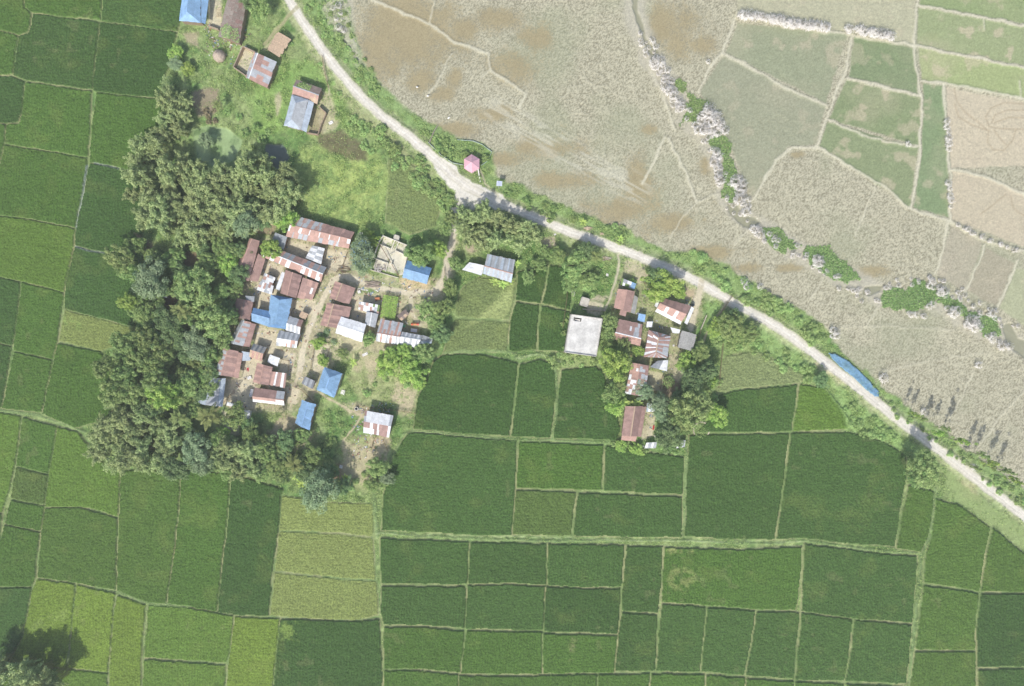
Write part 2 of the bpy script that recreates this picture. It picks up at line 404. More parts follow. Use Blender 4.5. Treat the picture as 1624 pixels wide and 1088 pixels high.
# ---- 4. rice fields
FC = {'d': (68, 97, 47), 'e': (73, 102, 50), 'm': (80, 111, 48), 'l': (96, 125, 53), 'y': (114, 138, 57), 'p': (130, 144, 82), 'o': (122, 138, 86), 'b': (88, 111, 56), 'v': (85, 114, 51), 'g': (136, 150, 100)}
FIELDS = [
('m',[(-75,0),(39,-75),(40,12),(51,22),(50,40),(45,52),(30,57),(-75,42)]),
('m',[(40,-75),(166,-75),(163,0),(160,33),(52,22),(51,21),(40,12)]),
('e',[(168,-75),(310,-75),(292,0),(283,52),(161,36),(164,0)]),
('m',[(-75,42),(0,49),(30,57),(22,119),(0,120),(-75,112)]),
('e',[(52,22),(160,35),(155,80),(147,144),(42,129),(22,121),(30,57),(46,53),(51,40)]),
('d',[(160,35),(283,52),(280,62),(275,80),(268,110),(258,140),(255,158),(152,147),(147,144),(155,80)]),
('d',[(-75,112),(22,122),(41,130),(37,175),(30,197),(10,198),(-75,190)]),
('m',[(42,130),(146,145),(144,200),(140,250),(9,229),(10,198),(32,196),(37,175)]),
('m',[(153,147),(258,158),(255,200),(240,240),(225,275),(188,267),(142,258),(146,200)]),
('m',[(-75,190),(10,198),(8,230),(0,262),(-75,252)]),
('m',[(9,229),(140,251),(138,275),(128,325),(120,362),(60,350),(0,342),(-75,330),(-75,252),(0,262)]),
('d',[(142,258),(188,267),(225,276),(232,330),(225,395),(165,401),(138,396),(119,390),(121,362),(130,325),(138,280)]),
('l',[(-75,330),(0,342),(60,350),(120,362),(118,392),(110,430),(102,464),(35,447),(-75,425)]),
('d',[(119,391),(165,401),(222,400),(228,450),(215,520),(200,515),(103,491),(103,464),(110,430)]),
('d',[(-75,425),(0,440),(34,447),(29,500),(23,544),(20,549),(0,545),(-75,530)]),
('m',[(35,447),(102,464),(98,500),(92,544),(85,571),(23,557),(22,549),(28,505)]),
('p',[(103,491),(160,505),(215,520),(205,545),(160,557),(93,541)]),
('d',[(-75,530),(0,545),(20,549),(12,600),(4,647),(-75,640)]),
('m',[(23,557),(85,571),(77,610),(67,655),(35,652),(4,648),(14,600)]),
('m',[(92,544),(160,557),(190,590),(190,640),(165,668),(118,679),(68,656),(77,610),(86,571)]),
('l',[(-75,645),(0,653),(35,660),(32,690),(25,735),(18,770),(5,813),(-75,805)]),
('m',[(37,661),(92,675),(86,710),(78,752),(26,738),(33,690)]),
('b',[(26,739),(78,753),(73,800),(45,797),(18,790)]),
('m',[(18,791),(45,798),(73,801),(66,842),(8,831)]),
('l',[(92,676),(125,684),(160,730),(200,745),(192,765),(190,800),(187,820),(150,806),(72,804),(78,752)]),
('v',[(193,745),(290,745),(288,765),(283,818),(275,890),(264,957),(235,957),(186,938),(187,880),(189,820)]),
('v',[(72,805),(130,804),(187,820),(186,880),(185,936),(122,924),(60,916),(66,842)]),
('m',[(-75,805),(5,813),(1,855),(-75,850)]),
('m',[(8,831),(66,843),(60,880),(58,916),(52,930),(-75,931),(-75,851),(1,856)]),
('m',[(288,745),(365,750),(362,818),(352,900),(345,970),(300,962),(265,957),(275,890),(284,818)]),
('d',[(366,750),(450,775),(442,845),(433,906),(427,976),(375,975),(345,970),(352,905),(363,818)]),
('y',[(60,917),(121,925),(115,990),(110,1035),(106,1060),(85,1057),(15,1048),(37,1005),(52,935)]),
('d',[(-75,931),(52,931),(44,975),(36,1010),(10,1060),(-75,1060)]),
('y',[(122,925),(184,940),(178,1000),(172,1066),(110,1059),(112,1030),(116,980)]),
('l',[(-75,1061),(10,1061),(85,1058),(172,1067),(170,1165),(-75,1165)]),
('y',[(187,942),(232,958),(227,1020),(221,1165),(170,1165),(175,1040),(180,980)]),
('l',[(235,957),(300,962),(372,976),(367,1025),(359,1050),(295,1047),(230,1042)]),
('l',[(229,1044),(295,1049),(359,1053),(354,1165),(222,1165)]),
('y',[(373,976),(444,980),(442,1015),(436,1060),(425,1165),(355,1165),(362,1050)]),
('d',[(445,980),(560,984),(602,981),(604,1010),(607,1050),(607,1165),(426,1165),(440,1020)]),
('p',[(447,785),(500,795),(560,798),(593,798),(592,851),(540,845),(443,841)]),
('p',[(443,842),(540,847),(592,853),(596,920),(540,916),(436,905)]),
('p',[(436,907),(540,918),(598,922),(600,975),(560,984),(480,980),(428,976)]),
('e',[(603,853),(744,858),(742,925),(738,927),(672,926),(605,926),(602,890)]),
('e',[(605,929),(738,929),(740,960),(738,996),(672,991),(608,990),(603,970)]),
('m',[(608,993),(672,993),(737,999),(735,1030),(729,1067),(670,1061),(609,1060)]),
('m',[(609,1062),(670,1063),(729,1069),(727,1165),(607,1165)]),
('e',[(745,858),(868,862),(866,928),(804,924),(742,926)]),
('e',[(741,928),(804,926),(865,929),(862,1000),(800,998),(738,997),(740,960)]),
('m',[(739,999),(860,1001),(860,1068),(800,1069),(730,1068)]),
('m',[(728,1070),(800,1071),(947,1068),(945,1165),(727,1165)]),
('e',[(869,862),(991,863),(985,930),(925,931),(867,928)]),
('d',[(866,929),(925,932),(985,932),(981,1005),(920,1003),(861,1001)]),
('m',[(861,1003),(920,1005),(979,1007),(975,1066),(860,1068)]),
('e',[(993,864),(1051,866),(1048,930),(1043,972),(985,968),(986,930)]),
('e',[(985,969),(1043,974),(1039,1064),(974,1064),(980,1005)]),
('m',[(1053,867),(1180,871),(1272,866),(1268,930),(1262,968),(1196,966),(1120,960),(1048,955),(1051,900)]),
('e',[(1048,957),(1120,961),(1115,1010),(1110,1065),(1040,1064),(1044,1000)]),
('e',[(1121,962),(1198,967),(1190,1020),(1180,1071),(1111,1065),(1116,1010)]),
('e',[(1199,968),(1268,970),(1262,1030),(1258,1076),(1182,1071),(1191,1020)]),
('e',[(1270,970),(1352,981),(1345,1040),(1339,1080),(1260,1077),(1264,1030)]),
('e',[(1354,982),(1446,989),(1437,1084),(1340,1080),(1347,1040)]),
('m',[(948,1068),(1030,1067),(1028,1165),(946,1165)]),('m',[(1031,1067),(1118,1068),(1112,1165),(1029,1165)]),('m',[(1119,1069),(1182,1073),(1178,1165),(1113,1165)]),
('m',[(1183,1074),(1258,1079),(1254,1165),(1179,1165)]),('m',[(1260,1079),(1338,1083),(1336,1165),(1255,1165)]),('m',[(1340,1083),(1432,1087),(1424,1165),(1337,1165)]),
('e',[(1275,862),(1330,868),(1390,876),(1455,881),(1450,935),(1446,987),(1354,981),(1270,969),(1272,910)]),
('v',[(1467,878),(1475,845),(1482,790),(1520,800),(1570,836),(1560,880),(1552,937),(1463,924)]),
('v',[(1573,836),(1640,890),(1700,925),(1700,938),(1553,938),(1562,880)]),
('v',[(1463,927),(1551,939),(1546,990),(1546,1031),(1450,1030),(1457,980)]),
('d',[(1553,940),(1700,940),(1700,1055),(1549,1058),(1547,1000)]),
('v',[(1450,1032),(1546,1032),(1548,1058),(1545,1165),(1436,1165),(1441,1088)]),
('d',[(1550,1060),(1700,1057),(1700,1165),(1546,1165)]),
('e',[(650,683),(740,693),(820,698),(815,850),(740,848),(605,841),(608,785),(622,720)]),
('m',[(823,699),(957,705),(955,778),(818,774)]),
('e',[(959,706),(1010,714),(1085,724),(1083,785),(957,778)]),
('b',[(817,776),(914,780),(906,850),(812,848)]),
('e',[(916,781),(1082,787),(1081,852),(908,850)]),
('e',[(1092,689),(1251,687),(1243,760),(1228,856),(1150,855),(1085,851),(1088,740)]),
('e',[(1253,686),(1340,684),(1400,700),(1438,722),(1437,760),(1425,820),(1418,867),(1340,862),(1275,854),(1230,856),(1244,760)]),
('v',[(1440,768),(1482,780),(1478,815),(1472,850),(1460,876),(1420,869),(1430,810)]),
('d',[(688,572),(703,562),(760,561),(822,575),(815,640),(808,691),(740,689),(655,680),(662,630),(680,595)]),
('d',[(823,577),(855,570),(880,577),(886,600),(880,640),(874,695),(810,692),(817,640)]),
('d',[(890,586),(945,580),(958,592),(975,640),(985,680),(978,700),(940,697),(877,696),(882,640),(888,605)]),
('d',[(820,432),(869,420),(865,450),(857,482),(818,477)]),('d',[(871,420),(908,425),(905,492),(859,482),(867,450)]),
('d',[(818,479),(856,484),(852,520),(850,556),(806,557),(808,510)]),('d',[(858,485),(905,494),(897,540),(897,559),(852,556),(854,520)]),
('o',[(735,455),(760,440),(820,445),(815,480),(808,508),(770,506),(724,502),(722,480)]),
('o',[(722,505),(770,508),(808,511),(804,560),(750,557),(703,560),(712,530)]),
('g',[(1150,565),(1200,555),(1240,575),(1285,600),(1264,608),(1165,617),(1138,624),(1135,595)]),
('e',[(1138,627),(1165,619),(1265,609),(1255,684),(1180,686),(1105,686),(1130,655)]),
('l',[(1267,609),(1310,615),(1335,645),(1355,680),(1256,684)]),
('o',[(615,250),(650,258),(690,290),(700,325),(690,360),(650,372),(612,352),(614,300)]),
]
bundc = np.array(C(122,142,90)); bundd = np.array(C(158,160,118))
fr = np.random.RandomState(5)
VN11 = vn(11, 86); VN70 = vn(70, 87)
for i, (c, p) in enumerate(FIELDS):
    sl, d = sdf(p, 6, 1.6)
    fid = 60 + i; parcels[fid] = ('rice_field', 'crop')
    bw = .85 if i < 45 else .95
    base = np.array(C(*FC[c])) * (0.93 + .14 * fr.rand())
    nz = fbm(55, 71 + i % 7)[sl]; n2 = fbm(9, 77)[sl]
    cc = base * (0.88 + .12 * nz + .12 * n2)[..., None]
    ra = fr.choice([0.03, 1.54, .06, 1.6]) + (fr.rand() - .5) * .12; u = (PX[sl] * math.cos(ra) + PY[sl] * math.sin(ra)) + WXl[sl] * 3
    cc = cc * (1 + .085 * np.sin(2 * np.pi * u / 4.3))[..., None]
    yel = np.array(C(150,158,88)) if c != 'p' else np.array(C(120,140,80))
    cc = cc + (yel - cc) * (ss(.58, .8, fbm(38, 80 + i % 5)[sl]) * .13)[..., None]
    cc = cc + (np.array(C(140,142,100)) - cc) * (ss(.80, .88, VN11[sl]) * ss(.6, .72, VN70[sl]) * .2)[..., None]
    cc = cc * (0.80 + .40 * RND[sl])[..., None]
    bc = bundc + (bundd - bundc) * ss(.35, .65, fbm(24, 88)[sl])[..., None]
    bc = bc * (.85 + .3 * n5[sl])[..., None]
    ring = ss(-bw - .8, -bw + .6, d) * ss(bw + .8, bw - .7, d)        # the bund round the parcel
    inside = d > bw
    mixin(sl, ring * .85, bc)
    weed[sl] = np.where(d > -bw - .5, 0, weed[sl])
    col[sl] = np.where(inside[..., None], cc, col[sl])
    hc = .62 if c not in 'pog' else .35
    hgt[sl] = np.where(d > -bw - .5, .12, hgt[sl])
    hgt[sl] = np.where(inside, hc + (RND2[sl] - .5) * .38 + (n2 - .5) * .25, hgt[sl])
    label[sl][:] = np.where(inside, fid, label[sl])
# spots inside the crop
for p, c in (([(447,981),(472,980),(470,1015),(442,1014)], (142,166,84)), ([(1062,905),(1085,893),(1100,915),(1092,938),(1070,935),(1058,922)], (150,158,98)), ([(1055,870),(1075,868),(1098,872),(1095,878),(1060,877)], (170,172,112)),
             ([(105,500),(122,502),(128,520),(106,520)], (140,172,92)), ([(907,1012),(914,1015),(908,1040),(904,1050)], (160,155,112)), ([(20,1000),(112,960),(105,985),(60,1000)], (138,158,84))):
    sl, d = sdf(p, 14, 9); q = ss(-5, 5, d) * (label[sl] >= 60) * ss(.38, .6, fbm(9, 26)[sl]); mixin(sl, q * .6, np.array(C(*c)) * (.75 + .5 * RND[sl])[..., None])
sl, d = sdf([(735,520),(770,490),(800,460),(815,450),(812,490),(800,505),(770,508)], 8, 5)   # crop beaten down by wind
u = PX[sl] * .8 - PY[sl] * .6; v = PX[sl] * .6 + PY[sl] * .8
mixin(sl, ss(-4, 6, d) * (label[sl] >= 60) * .65, np.array(C(176,188,124)) * (.8 + .35 * vn(2.5, 50, u / 8, v))[..., None])
# broad green bunds
GB = C(136,160,108)
for p, wdt in (([(597,844),(660,850),(760,854),(860,858),(1000,856),(1080,857),(1150,861),(1220,863),(1275,858),(1330,865),(1380,872),(1457,877)], 4.0),
               ([(1461,876),(1456,930),(1450,990),(1441,1088),(1435,1165)], 5), ([(0,650),(30,655),(65,660),(100,672),(135,684)], 5),
               ([(593,780),(600,850)], 7), ([(1088,685),(1088,740),(1083,852)], 4.5), ([(818,560),(770,555),(705,560)], 5), ([(820,567),(860,562),(890,575)], 8), ([(882,585),(883,640),(876,697)], 5),
               ([(1481,775),(1474,850),(1462,878)], 4), ([(655,681),(740,691),(820,697),(880,698),(985,704)], 4), ([(188,938),(235,957),(300,962)], 4),
               ([(595,790),(640,690),(655,682)], 3)):
    sl, d, w = line(p, wdt * .85, np.array(C(128,150,98)), 1.5, 2.6, .85, wd=.35, wvar=.4)
    hgt[sl] = np.where(w > .4, .3, hgt[sl]); label[sl][:] = np.where(w > .45, 0, label[sl])
for p in ([(820,567),(860,562),(890,575)], [(597,846),(1080,858),(1275,860)]):
    line(p, 2.2, C(176,190,140), 1.0, 3.0, .6, wd=None)
# little irrigation ditches west
for p in ([(150,259),(190,268)], [(139,262),(130,320),(121,362)], [(120,391),(140,397),(166,401)]):
    line(p, 2.0, C(160,170,165), .8, 1.2, .8)

# ---- 5. village soils and meadows
SAND, PATH, SOIL = C(214,204,176), C(222,212,186), C(164,148,122)
paint([(480,235),(520,228),(560,240),(600,245),(614,270),(610,330),(600,368),(560,358),(480,338),(470,300),(466,260)], np.array(C(150,170,100)), 4, 6, .95, 0, wd=.55)
paint([(530,250),(600,262),(606,300),(560,320),(520,300)], C(172,188,106), 8, 8, .45, .3, 9)
sl, d = sdf([(480,240),(610,250),(605,365),(480,335)], 8, 6)
q = ss(-3, 5, d) * ss(.42, .62, fbm(13, 29)[sl]); mixin(sl, q * .6, np.array(C(112,142,82)) * (.7 + .6 * RND[sl])[..., None])
q = ss(-3, 5, d) * ss(.5, .66, fbm(8, 28)[sl]); mixin(sl, q * .4, np.array(C(184,196,120)) * (.85 + .3 * RND[sl])[..., None])
paint([(505,215),(540,205),(580,235),(585,255),(545,250),(510,235)], C(112,104,80), 5, 7, .85, wd=.2)
paint([(400,60),(440,45),(470,60),(500,100),(535,150),(560,185),(520,200),(470,120),(430,100)], C(150,164,110), 6, 8, .6)
paint([(395,150),(450,100),(510,100),(545,165),(560,200),(520,190),(470,125),(450,210),(400,210)], C(136,170,92), 6, 8, .7, wd=.75)
paint([(420,150),(450,150),(445,205),(415,205)], C(150,178,100), 6, 6, .6)
paint([(560,560),(640,560),(660,600),(655,650),(600,640),(570,640),(555,600)], C(166,172,122), 6, 8, .85, wd=.25)
paint([(540,690),(620,690),(610,735),(600,780),(555,780),(530,740)], C(160,166,116), 6, 8, .85, wd=.35)
paint([(590,690),(620,700),(612,735),(585,720)], C(196,182,152), 4, 6, .7, .2)
paint([(575,575),(600,568),(605,590),(590,610)], C(192,180,150), 4, 6, .7)
paint([(625,610),(655,625),(650,650),(620,640)], C(188,176,146), 4, 6, .7, .25)
VIL = [(455,372),(560,395),(575,430),(640,445),(700,440),(715,370),(728,372),(716,440),(700,480),(690,500),(640,560),(560,560),(510,600),(500,640),(455,655),(360,655),(345,600),(365,480),(372,440),(400,380)]
paint(VIL, C(194,184,154), 6, 8, .85, .2, 14, wd=.08)
for p in ([(455,380),(510,395),(548,398),(556,425),(520,434),(512,440),(480,425),(455,400)], [(420,412),(450,425),(447,460),(430,470),(405,470),(408,440)], [(400,465),(430,470),(428,495),(400,488)],
          [(465,475),(502,476),(502,500),(480,502),(460,502)], [(405,515),(440,525),(440,555),(470,560),(464,590),(440,592),(445,575),(420,560),(403,550)], [(355,600),(410,603),(404,648),(370,650),(350,640)],
          [(383,558),(425,563),(408,605),(382,602)], [(560,465),(604,478),(590,500),(572,514),(556,508)], [(502,545),(525,550),(520,580),(500,592),(492,575)], [(455,612),(475,616),(470,642),(455,642)],
          [(352,652),(380,658),(378,690),(360,690)], [(1006,432),(1035,430),(1030,446),(1010,448)], [(1100,452),(1122,452),(1108,490),(1098,528),(1086,520),(1096,490)],
          [(1062,560),(1080,560),(1085,600),(1070,612),(1058,600)], [(1022,652),(1040,656),(1036,692),(1018,695)], [(386,74),(410,84),(396,122),(371,106)], [(332,-20),(354,-20),(351,46),(330,44)],
          [(930,478),(958,482),(955,500),(930,497)], [(640,690)]):
    if len(p) > 2: paint(p, SAND, 2.5, 4, .9, wd=0)
paint([(985,425),(1040,428),(1115,455),(1118,490),(1100,530),(1082,560),(1060,620),(1040,645),(1025,700),(1004,640),(1000,580),(965,500),(968,480)], C(178,170,138), 5, 7, .6, .25, 14, wd=.2)
paint([(1027,588),(1052,592),(1049,620),(1024,618)], C(196,190,155), 1.5, 2, .95, wd=0)
paint([(490,165),(517,178),(512,212),(488,212)], C(168,160,126), 2.5, 3, .95, wd=0)
paint([(505,140),(525,150),(540,190),(530,205),(512,212),(505,185)], C(190,182,150), 4, 5, .8, wd=.05)
paint([(436,150),(444,145),(446,170),(438,185)], C(196,186,156), 3, 4, .8, wd=0)
paint([(1010,510),(1060,520),(1095,530),(1080,560),(1064,540),(1020,520)], C(150,142,118), 4, 4, .6, wd=0)
for p, c in (([(308,145),(345,140),(350,165),(335,185),(312,185),(305,165)], (158,142,122)), ([(290,50),(315,50),(318,75),(300,70)], (178,166,138)), ([(215,372),(240,385),(245,405),(222,400)], (130,112,98)),
             ([(285,400),(320,400),(318,420),(292,425)], (140,116,96)), ([(255,455),(285,470),(290,500),(260,500)], (112,88,68)), ([(400,345),(440,350),(436,372),(405,372)], (168,150,124)),
             ([(525,735),(548,735),(540,770),(525,770)], (160,138,112)), ([(400,410),(370,440)], (0,0,0)), ([(740,378),(760,395),(745,400),(732,392)], (190,172,150)), ([(855,380),(880,372),(885,390),(862,395)], (192,178,154)),
             ([(940,470),(965,470),(955,480),(935,478)], (196,184,160)), ([(985,415),(1020,412),(1030,430),(990,432)], (200,190,160)), ([(1085,455),(1100,460),(1098,475),(1085,470)], (196,176,146)),
             ([(1293,563),(1325,585),(1352,610),(1338,610),(1310,595),(1292,578)], (206,186,160)), ([(1316,600),(1330,605),(1325,625),(1310,620)], (190,175,140)), ([(1520,760),(1545,765),(1560,800),(1530,790)], (178,172,128)),
             ([(1500,745),(1600,820),(1660,870),(1660,900),(1624,872),(1570,832),(1500,785)], (150,168,110)), ([(630,435),(685,446),(680,460),(640,458)], (216,198,160)), ([(575,440),(640,452),(632,462),(575,450)], (170,176,128)),
             ([(445,655),(470,660),(465,690),(430,690)], (178,164,136)), ([(480,690),(505,690),(510,730),(485,735)], (140,150,100)), ([(1050,612),(1075,600),(1085,640),(1060,650)], (150,130,112)), ([(640,505),(668,500),(672,520),(650,525)], (156,158,118))):
    if len(p) > 2: paint(p, C(*c), 3.5, 6, .85, wd=.05)
for p in ([(455,655),(470,660),(500,690),(480,720),(430,700)], [(590,690),(622,700),(615,735),(580,730)], [(625,600),(658,620),(655,660),(628,650)], [(545,640),(580,640),(600,650),(575,660),(550,655)], [(560,560),(640,568),(640,590),(560,585)], [(540,700),(590,712),(585,770),(545,765)], [(440,655),(470,680),(450,715),(425,690)]):
    paint(p, C(196,184,152), 5, 9, .75, .2, 10, wd=.05)
# ponds in the grove
for p, c in (([(305,205),(330,200),(365,205),(385,225),(370,255),(335,265),(312,250)], (164,188,132)), ([(420,228),(450,230),(460,250),(445,268),(422,262)], (98,112,104))):
    sl, d = sdf(p, 8, 4); mixin(sl, ss(-1.5, 2, d), np.array(C(*c)) * (.8 + .4 * n12[sl])[..., None])
    hgt[sl] = hgt[sl] * ss(3, -2, d) - .3 * ss(-2, 2, d); label[sl][:] = np.where(d > 0, 3, label[sl]); weed[sl] *= ss(1, -2, d)
sl, d = sdf([(305,205),(330,200),(365,205),(385,225),(370,255),(335,265),(312,250)], 8, 4)
mixin(sl, ss(0, 2, d) * ss(.42, .62, fbm(18, 27)[sl]) * .8, np.array(C(112,140,88)) * (.7 + .5 * RND[sl])[..., None])
parcels[3] = ('pond_water', 'water')
# verges of the road
paint([(470,-70),(545,-70),(552,10),(562,50),(580,100),(610,140),(655,180),(705,208),(735,225),(760,262),(730,262),(690,230),(640,190),(600,155),(560,110),(520,60),(480,10)], C(138,164,104), 4, 7, .8, wd=.6)
paint([(772,270),(800,288),(880,322),(950,350),(1000,370),(1060,405),(1110,400),(1160,430),(1230,478),(1290,505),(1330,560),(1375,592),(1405,622),(1460,662),(1510,700),(1570,745),(1640,790),(1640,815),(1590,780),(1480,695),(1400,632),(1340,580),(1250,515),(1100,430),(980,385),(860,335),(780,300)], C(142,168,106), 4, 7, .85, wd=.6)
paint([(1115,480),(1165,492),(1225,525),(1290,575),(1340,615),(1400,668),(1450,705),(1500,745),(1440,720),(1400,700),(1345,685),(1330,640),(1290,605),(1240,575),(1190,550),(1130,545)], C(146,176,108), 4, 7, .85, wd=.7)
paint([(505,-60),(562,-60),(562,0),(558,50),(580,100),(566,104),(535,55),(512,10)], C(186,182,162), 6, 9, .8, .25, 9, wd=.12)
paint([(455,15),(470,5),(500,70),(540,130),(590,190),(640,232),(690,278),(680,285),(620,240),(570,190),(520,130),(480,70)], C(172,174,130), 5, 8, .65, .1, 14, wd=.25)
# ---- 6. roads and paths
ROAD = [(435,-75),(453,-10),(460,4),(480,35),(508,75),(537,113),(570,152),(602,181),(642,211),(671,236),(702,264),(725,284),(745,300),(790,322),(840,342),(900,367),(962,387),(1037,417),(1087,437),(1162,480),(1218,510),(1255,534),(1293,562),(1325,587),(1358,613),(1430,670),(1493,717),(1568,776),(1608,806),(1700,880)]
RC = C(232,227,214)
def road_piece(pts, wdt, c, lab, amp=2.0, hh=.35, soft=1.4, k=1.0, wv=.12):
    sl, d, w = line(pts, wdt, np.array(c), soft, amp, k, wd=0, wvar=wv)
    hgt[sl] = hgt[sl] * (1 - ss(wdt * .5 + 6, wdt * .5, d)) + hh * ss(wdt * .5 + 6, wdt * .5, d)
    label[sl][:] = np.where(w > .55, lab, label[sl])
    return sl, d, w
line(ROAD, 30, C(176,180,140), 5, 6, .6, wd=.25)
parcels[4] = ('road', 'road'); parcels[5] = ('path', 'road')
road_piece(ROAD, 15, RC, 4)
road_piece([(700,262),(722,286),(745,303),(790,322)], 26, RC, 4, 5)
road_piece([(735,300),(722,330),(719,372)], 13, C(214,208,192), 4, 4)
paint([(728,285),(760,300),(780,318),(752,330),(735,330),(724,310)], RC, 3, 6, .9, wd=0)
road_piece([(1358,613),(1430,670),(1493,717),(1568,776),(1608,806),(1700,880)], 12.5, RC, 4)
for off in (-1.2,):   # grassy strip between the wheel tracks in the south-east
    line([(1345,604),(1430,671),(1493,718),(1568,777),(1640,832)], 1.6, C(186,180,158), .8, 1.5, .8, wvar=.9)
for p, wdt, c in (([(719,372),(710,412),(706,442),(690,462)], 12, (216,206,184)), ([(703,448),(688,462),(650,465),(600,456),(545,436),(528,446),(512,474),(500,500),(488,530),(480,562),(474,592)], 9, (222,212,186)),
                  ([(474,592),(466,612),(456,640)], 4, (210,198,168)), ([(474,590),(482,606),(505,622),(540,642),(565,655),(590,668)], 3.5, (206,192,162)), ([(575,655),(560,680),(544,700)], 4, (200,188,156)),
                  ([(650,465),(652,490),(660,505),(668,515)], 6, (214,206,176)), ([(982,405),(979,432),(968,470),(959,492)], 4, (206,198,172)), ([(1112,448),(1106,475),(1095,520)], 10, (214,204,176)),
                  ([(1154,478),(1135,505),(1115,540),(1102,572)], 4, (192,182,152)), ([(513,95),(518,125),(522,150)], 3, (196,190,158)), ([(640,505),(645,490)], 3, (206,198,168)), ([(790,312),(770,290),(760,270)], 3, (196,190,160)), ([(437,58),(420,80)], 4, (190,182,146)), ([(470,12),(440,45),(420,70)], 6, (176,172,132))):
    road_piece(p, wdt, C(*c), 5, 3, .12, 1.4, .9, .3)
def offs(pts, o):
    out = []
    for i, q in enumerate(pts):
        p0, p1 = pts[max(0, i - 1)], pts[min(len(pts) - 1, i + 1)]; dx, dy = p1[0] - p0[0], p1[1] - p0[1]; L = math.hypot(dx, dy); out.append((q[0] - dy / L * o, q[1] + dx / L * o))
    return out
for o_, c_, k_ in ((-2.6, (206,198,180), .45), (2.6, (206,198,180), .45), (0, (244,240,230), .5), (-6.3, (186,180,150), .5), (6.3, (186,180,150), .5)):
    line(offs(ROAD, o_), 2.0, C(*c_), 1.0, 2.2, k_, wd=None, wvar=.95)
hgt = np.clip(hgt, -.6, 1.2)
# tiny grain of soil everywhere
tex = np.where(label == 0, .30, .06) * np.where(weed > .15, 1, .35)
col *= (1 + tex * (fbm(4, 34, 3) * 1.6 + .2 * RND - .9) * 1.6)[..., None]
col *= (0.94 + .12 * RND)[..., None]
col = np.clip(col, 0.008, .9)

# ---- meshes: vertices shared, faces dealt out to the parcels
VX = (PX - CX) * S; VY = (CY - PY) * S
ALLV = np.stack([VX, VY, hgt], -1).reshape(-1, 3)
ALLC = col.reshape(-1, 3)
ii = (np.arange(NY - 1)[:, None] * NX + np.arange(NX - 1)[None, :])
FQ = np.stack([ii + NX, ii + NX + 1, ii + 1, ii], -1).reshape(-1, 4)
FL = label[:-1, :-1].reshape(-1)
order = np.argsort(FL, kind='stable'); FLs = FL[order]
cuts = np.flatnonzero(np.diff(FLs)) + 1
for ch in np.split(order, cuts):
    pid = FL[ch[0]]; nm, mt = parcels[pid]
    f = FQ[ch]; used, inv = np.unique(f.ravel(), return_inverse=True)
    v = ALLV[used]; c = ALLC[used]; f = inv.reshape(-1, 4)
    if pid == 0:     # the same sheet goes on to the horizon
        bx0, bx1, by0, by1 = VX.min(), VX.max(), VY.min(), VY.max(); R = 3000.0
        e = np.array([(-R,-R,0),(bx0,-R,0),(bx1,-R,0),(R,-R,0),(-R,by0,0),(bx0,by0,0),(bx1,by0,0),(R,by0,0),(-R,by1,0),(bx0,by1,0),(bx1,by1,0),(R,by1,0),(-R,R,0),(bx0,R,0),(bx1,R,0),(R,R,0)])
        n0 = len(v)
        fe = [(r * 4 + q, r * 4 + q + 1, r * 4 + q + 5, r * 4 + q + 4) for r in range(3) for q in range(3) if not (r == 1 and q == 1)]
        v = np.vstack([v, e]); c = np.vstack([c, np.tile(np.array(C(80,118,62)), (16, 1))]); f = np.vstack([f, np.array(fe) + n0])
    o = link(nm, mesh_np(nm, v, f, M[mt], c, smooth=(mt in ('ground', 'road', 'water'))))
    o['kind'] = 'structure'
_FB.clear() if False else None
print('ground', round(time.time() - T0, 1))

def ground_z(x, y):
    i = int(round((x / S + CX - X0) / STEP)); j = int(round((CY - y / S - Y0) / STEP))
    if 0 <= i < NX and 0 <= j < NY: return float(hgt[j, i])
    return 0.0
# ================================================================= PLANTS
def nrm(a): return a / np.maximum(np.linalg.norm(a, axis=-1, keepdims=True), 1e-9)

def leaves(P, Nn, L, Wd, tint, rs, spread=.7, T=None):
    """one four-cornered leaf per point: P centres, Nn facing, L length, Wd width"""
    n = len(P)
    Nn = nrm(Nn + rs.normal(0, spread, (n, 3)))
    t = rs.normal(0, 1, (n, 3)) if T is None else T + rs.normal(0, .35, (n, 3))
    t = nrm(t - (t * Nn).sum(1, keepdims=True) * Nn); b = np.cross(Nn, t)
    L = np.broadcast_to(L, (n,))[:, None]; Wd = np.broadcast_to(Wd, (n,))[:, None]
    V = np.stack([P - t * L / 2, P + b * Wd / 2 + t * L * .05, P + t * L / 2 - Nn * L * .12, P - b * Wd / 2 + t * L * .05], 1).reshape(-1, 3)
    F = np.arange(n * 4).reshape(-1, 4)
    return V, F, np.repeat(np.clip(tint, 0, 1), 4)

def leafmesh(name, parts, mat):
    V = np.vstack([p[0] for p in parts]); k = 0; F = []; c = []
    for v, f, t in parts: F.append(f + k); k += len(v); c.append(t)
    t = np.concatenate(c)
    return mesh_np(name, V, np.vstack(F), mat, np.stack([t, t, t], 1))

LM = {}
LM['bamboo'] = leaf_mat('bamboo_leaf', C(100, 136, 86), C(214, 226, 162), .24)
LM['broad'] = leaf_mat('broad_leaf', C(112, 151, 91), C(197, 214, 140), 0.25)
LM['dark'] = leaf_mat('dark_leaf', C(97, 131, 87), C(164, 189, 131), 0.22)
LM['blue'] = leaf_mat('bluish_leaf', C(121, 151, 114), C(186, 204, 159), 0.2)
LM['olive'] = leaf_mat('olive_leaf', C(117, 151, 91), C(199, 214, 144), 0.22)
LM['bright'] = leaf_mat('bright_leaf', C(129, 174, 86), C(215, 234, 138), 0.3)
LM['bush'] = leaf_mat('bush_leaf', C(140, 176, 110), C(220, 240, 165), 0.32)
LM['palm'] = leaf_mat('palm_leaf', C(89, 119, 67), C(203, 210, 140), 0.2)
LM['kans'] = leaf_mat('kans_plume', C(212, 206, 186), C(255, 252, 248), 0.3, .05)
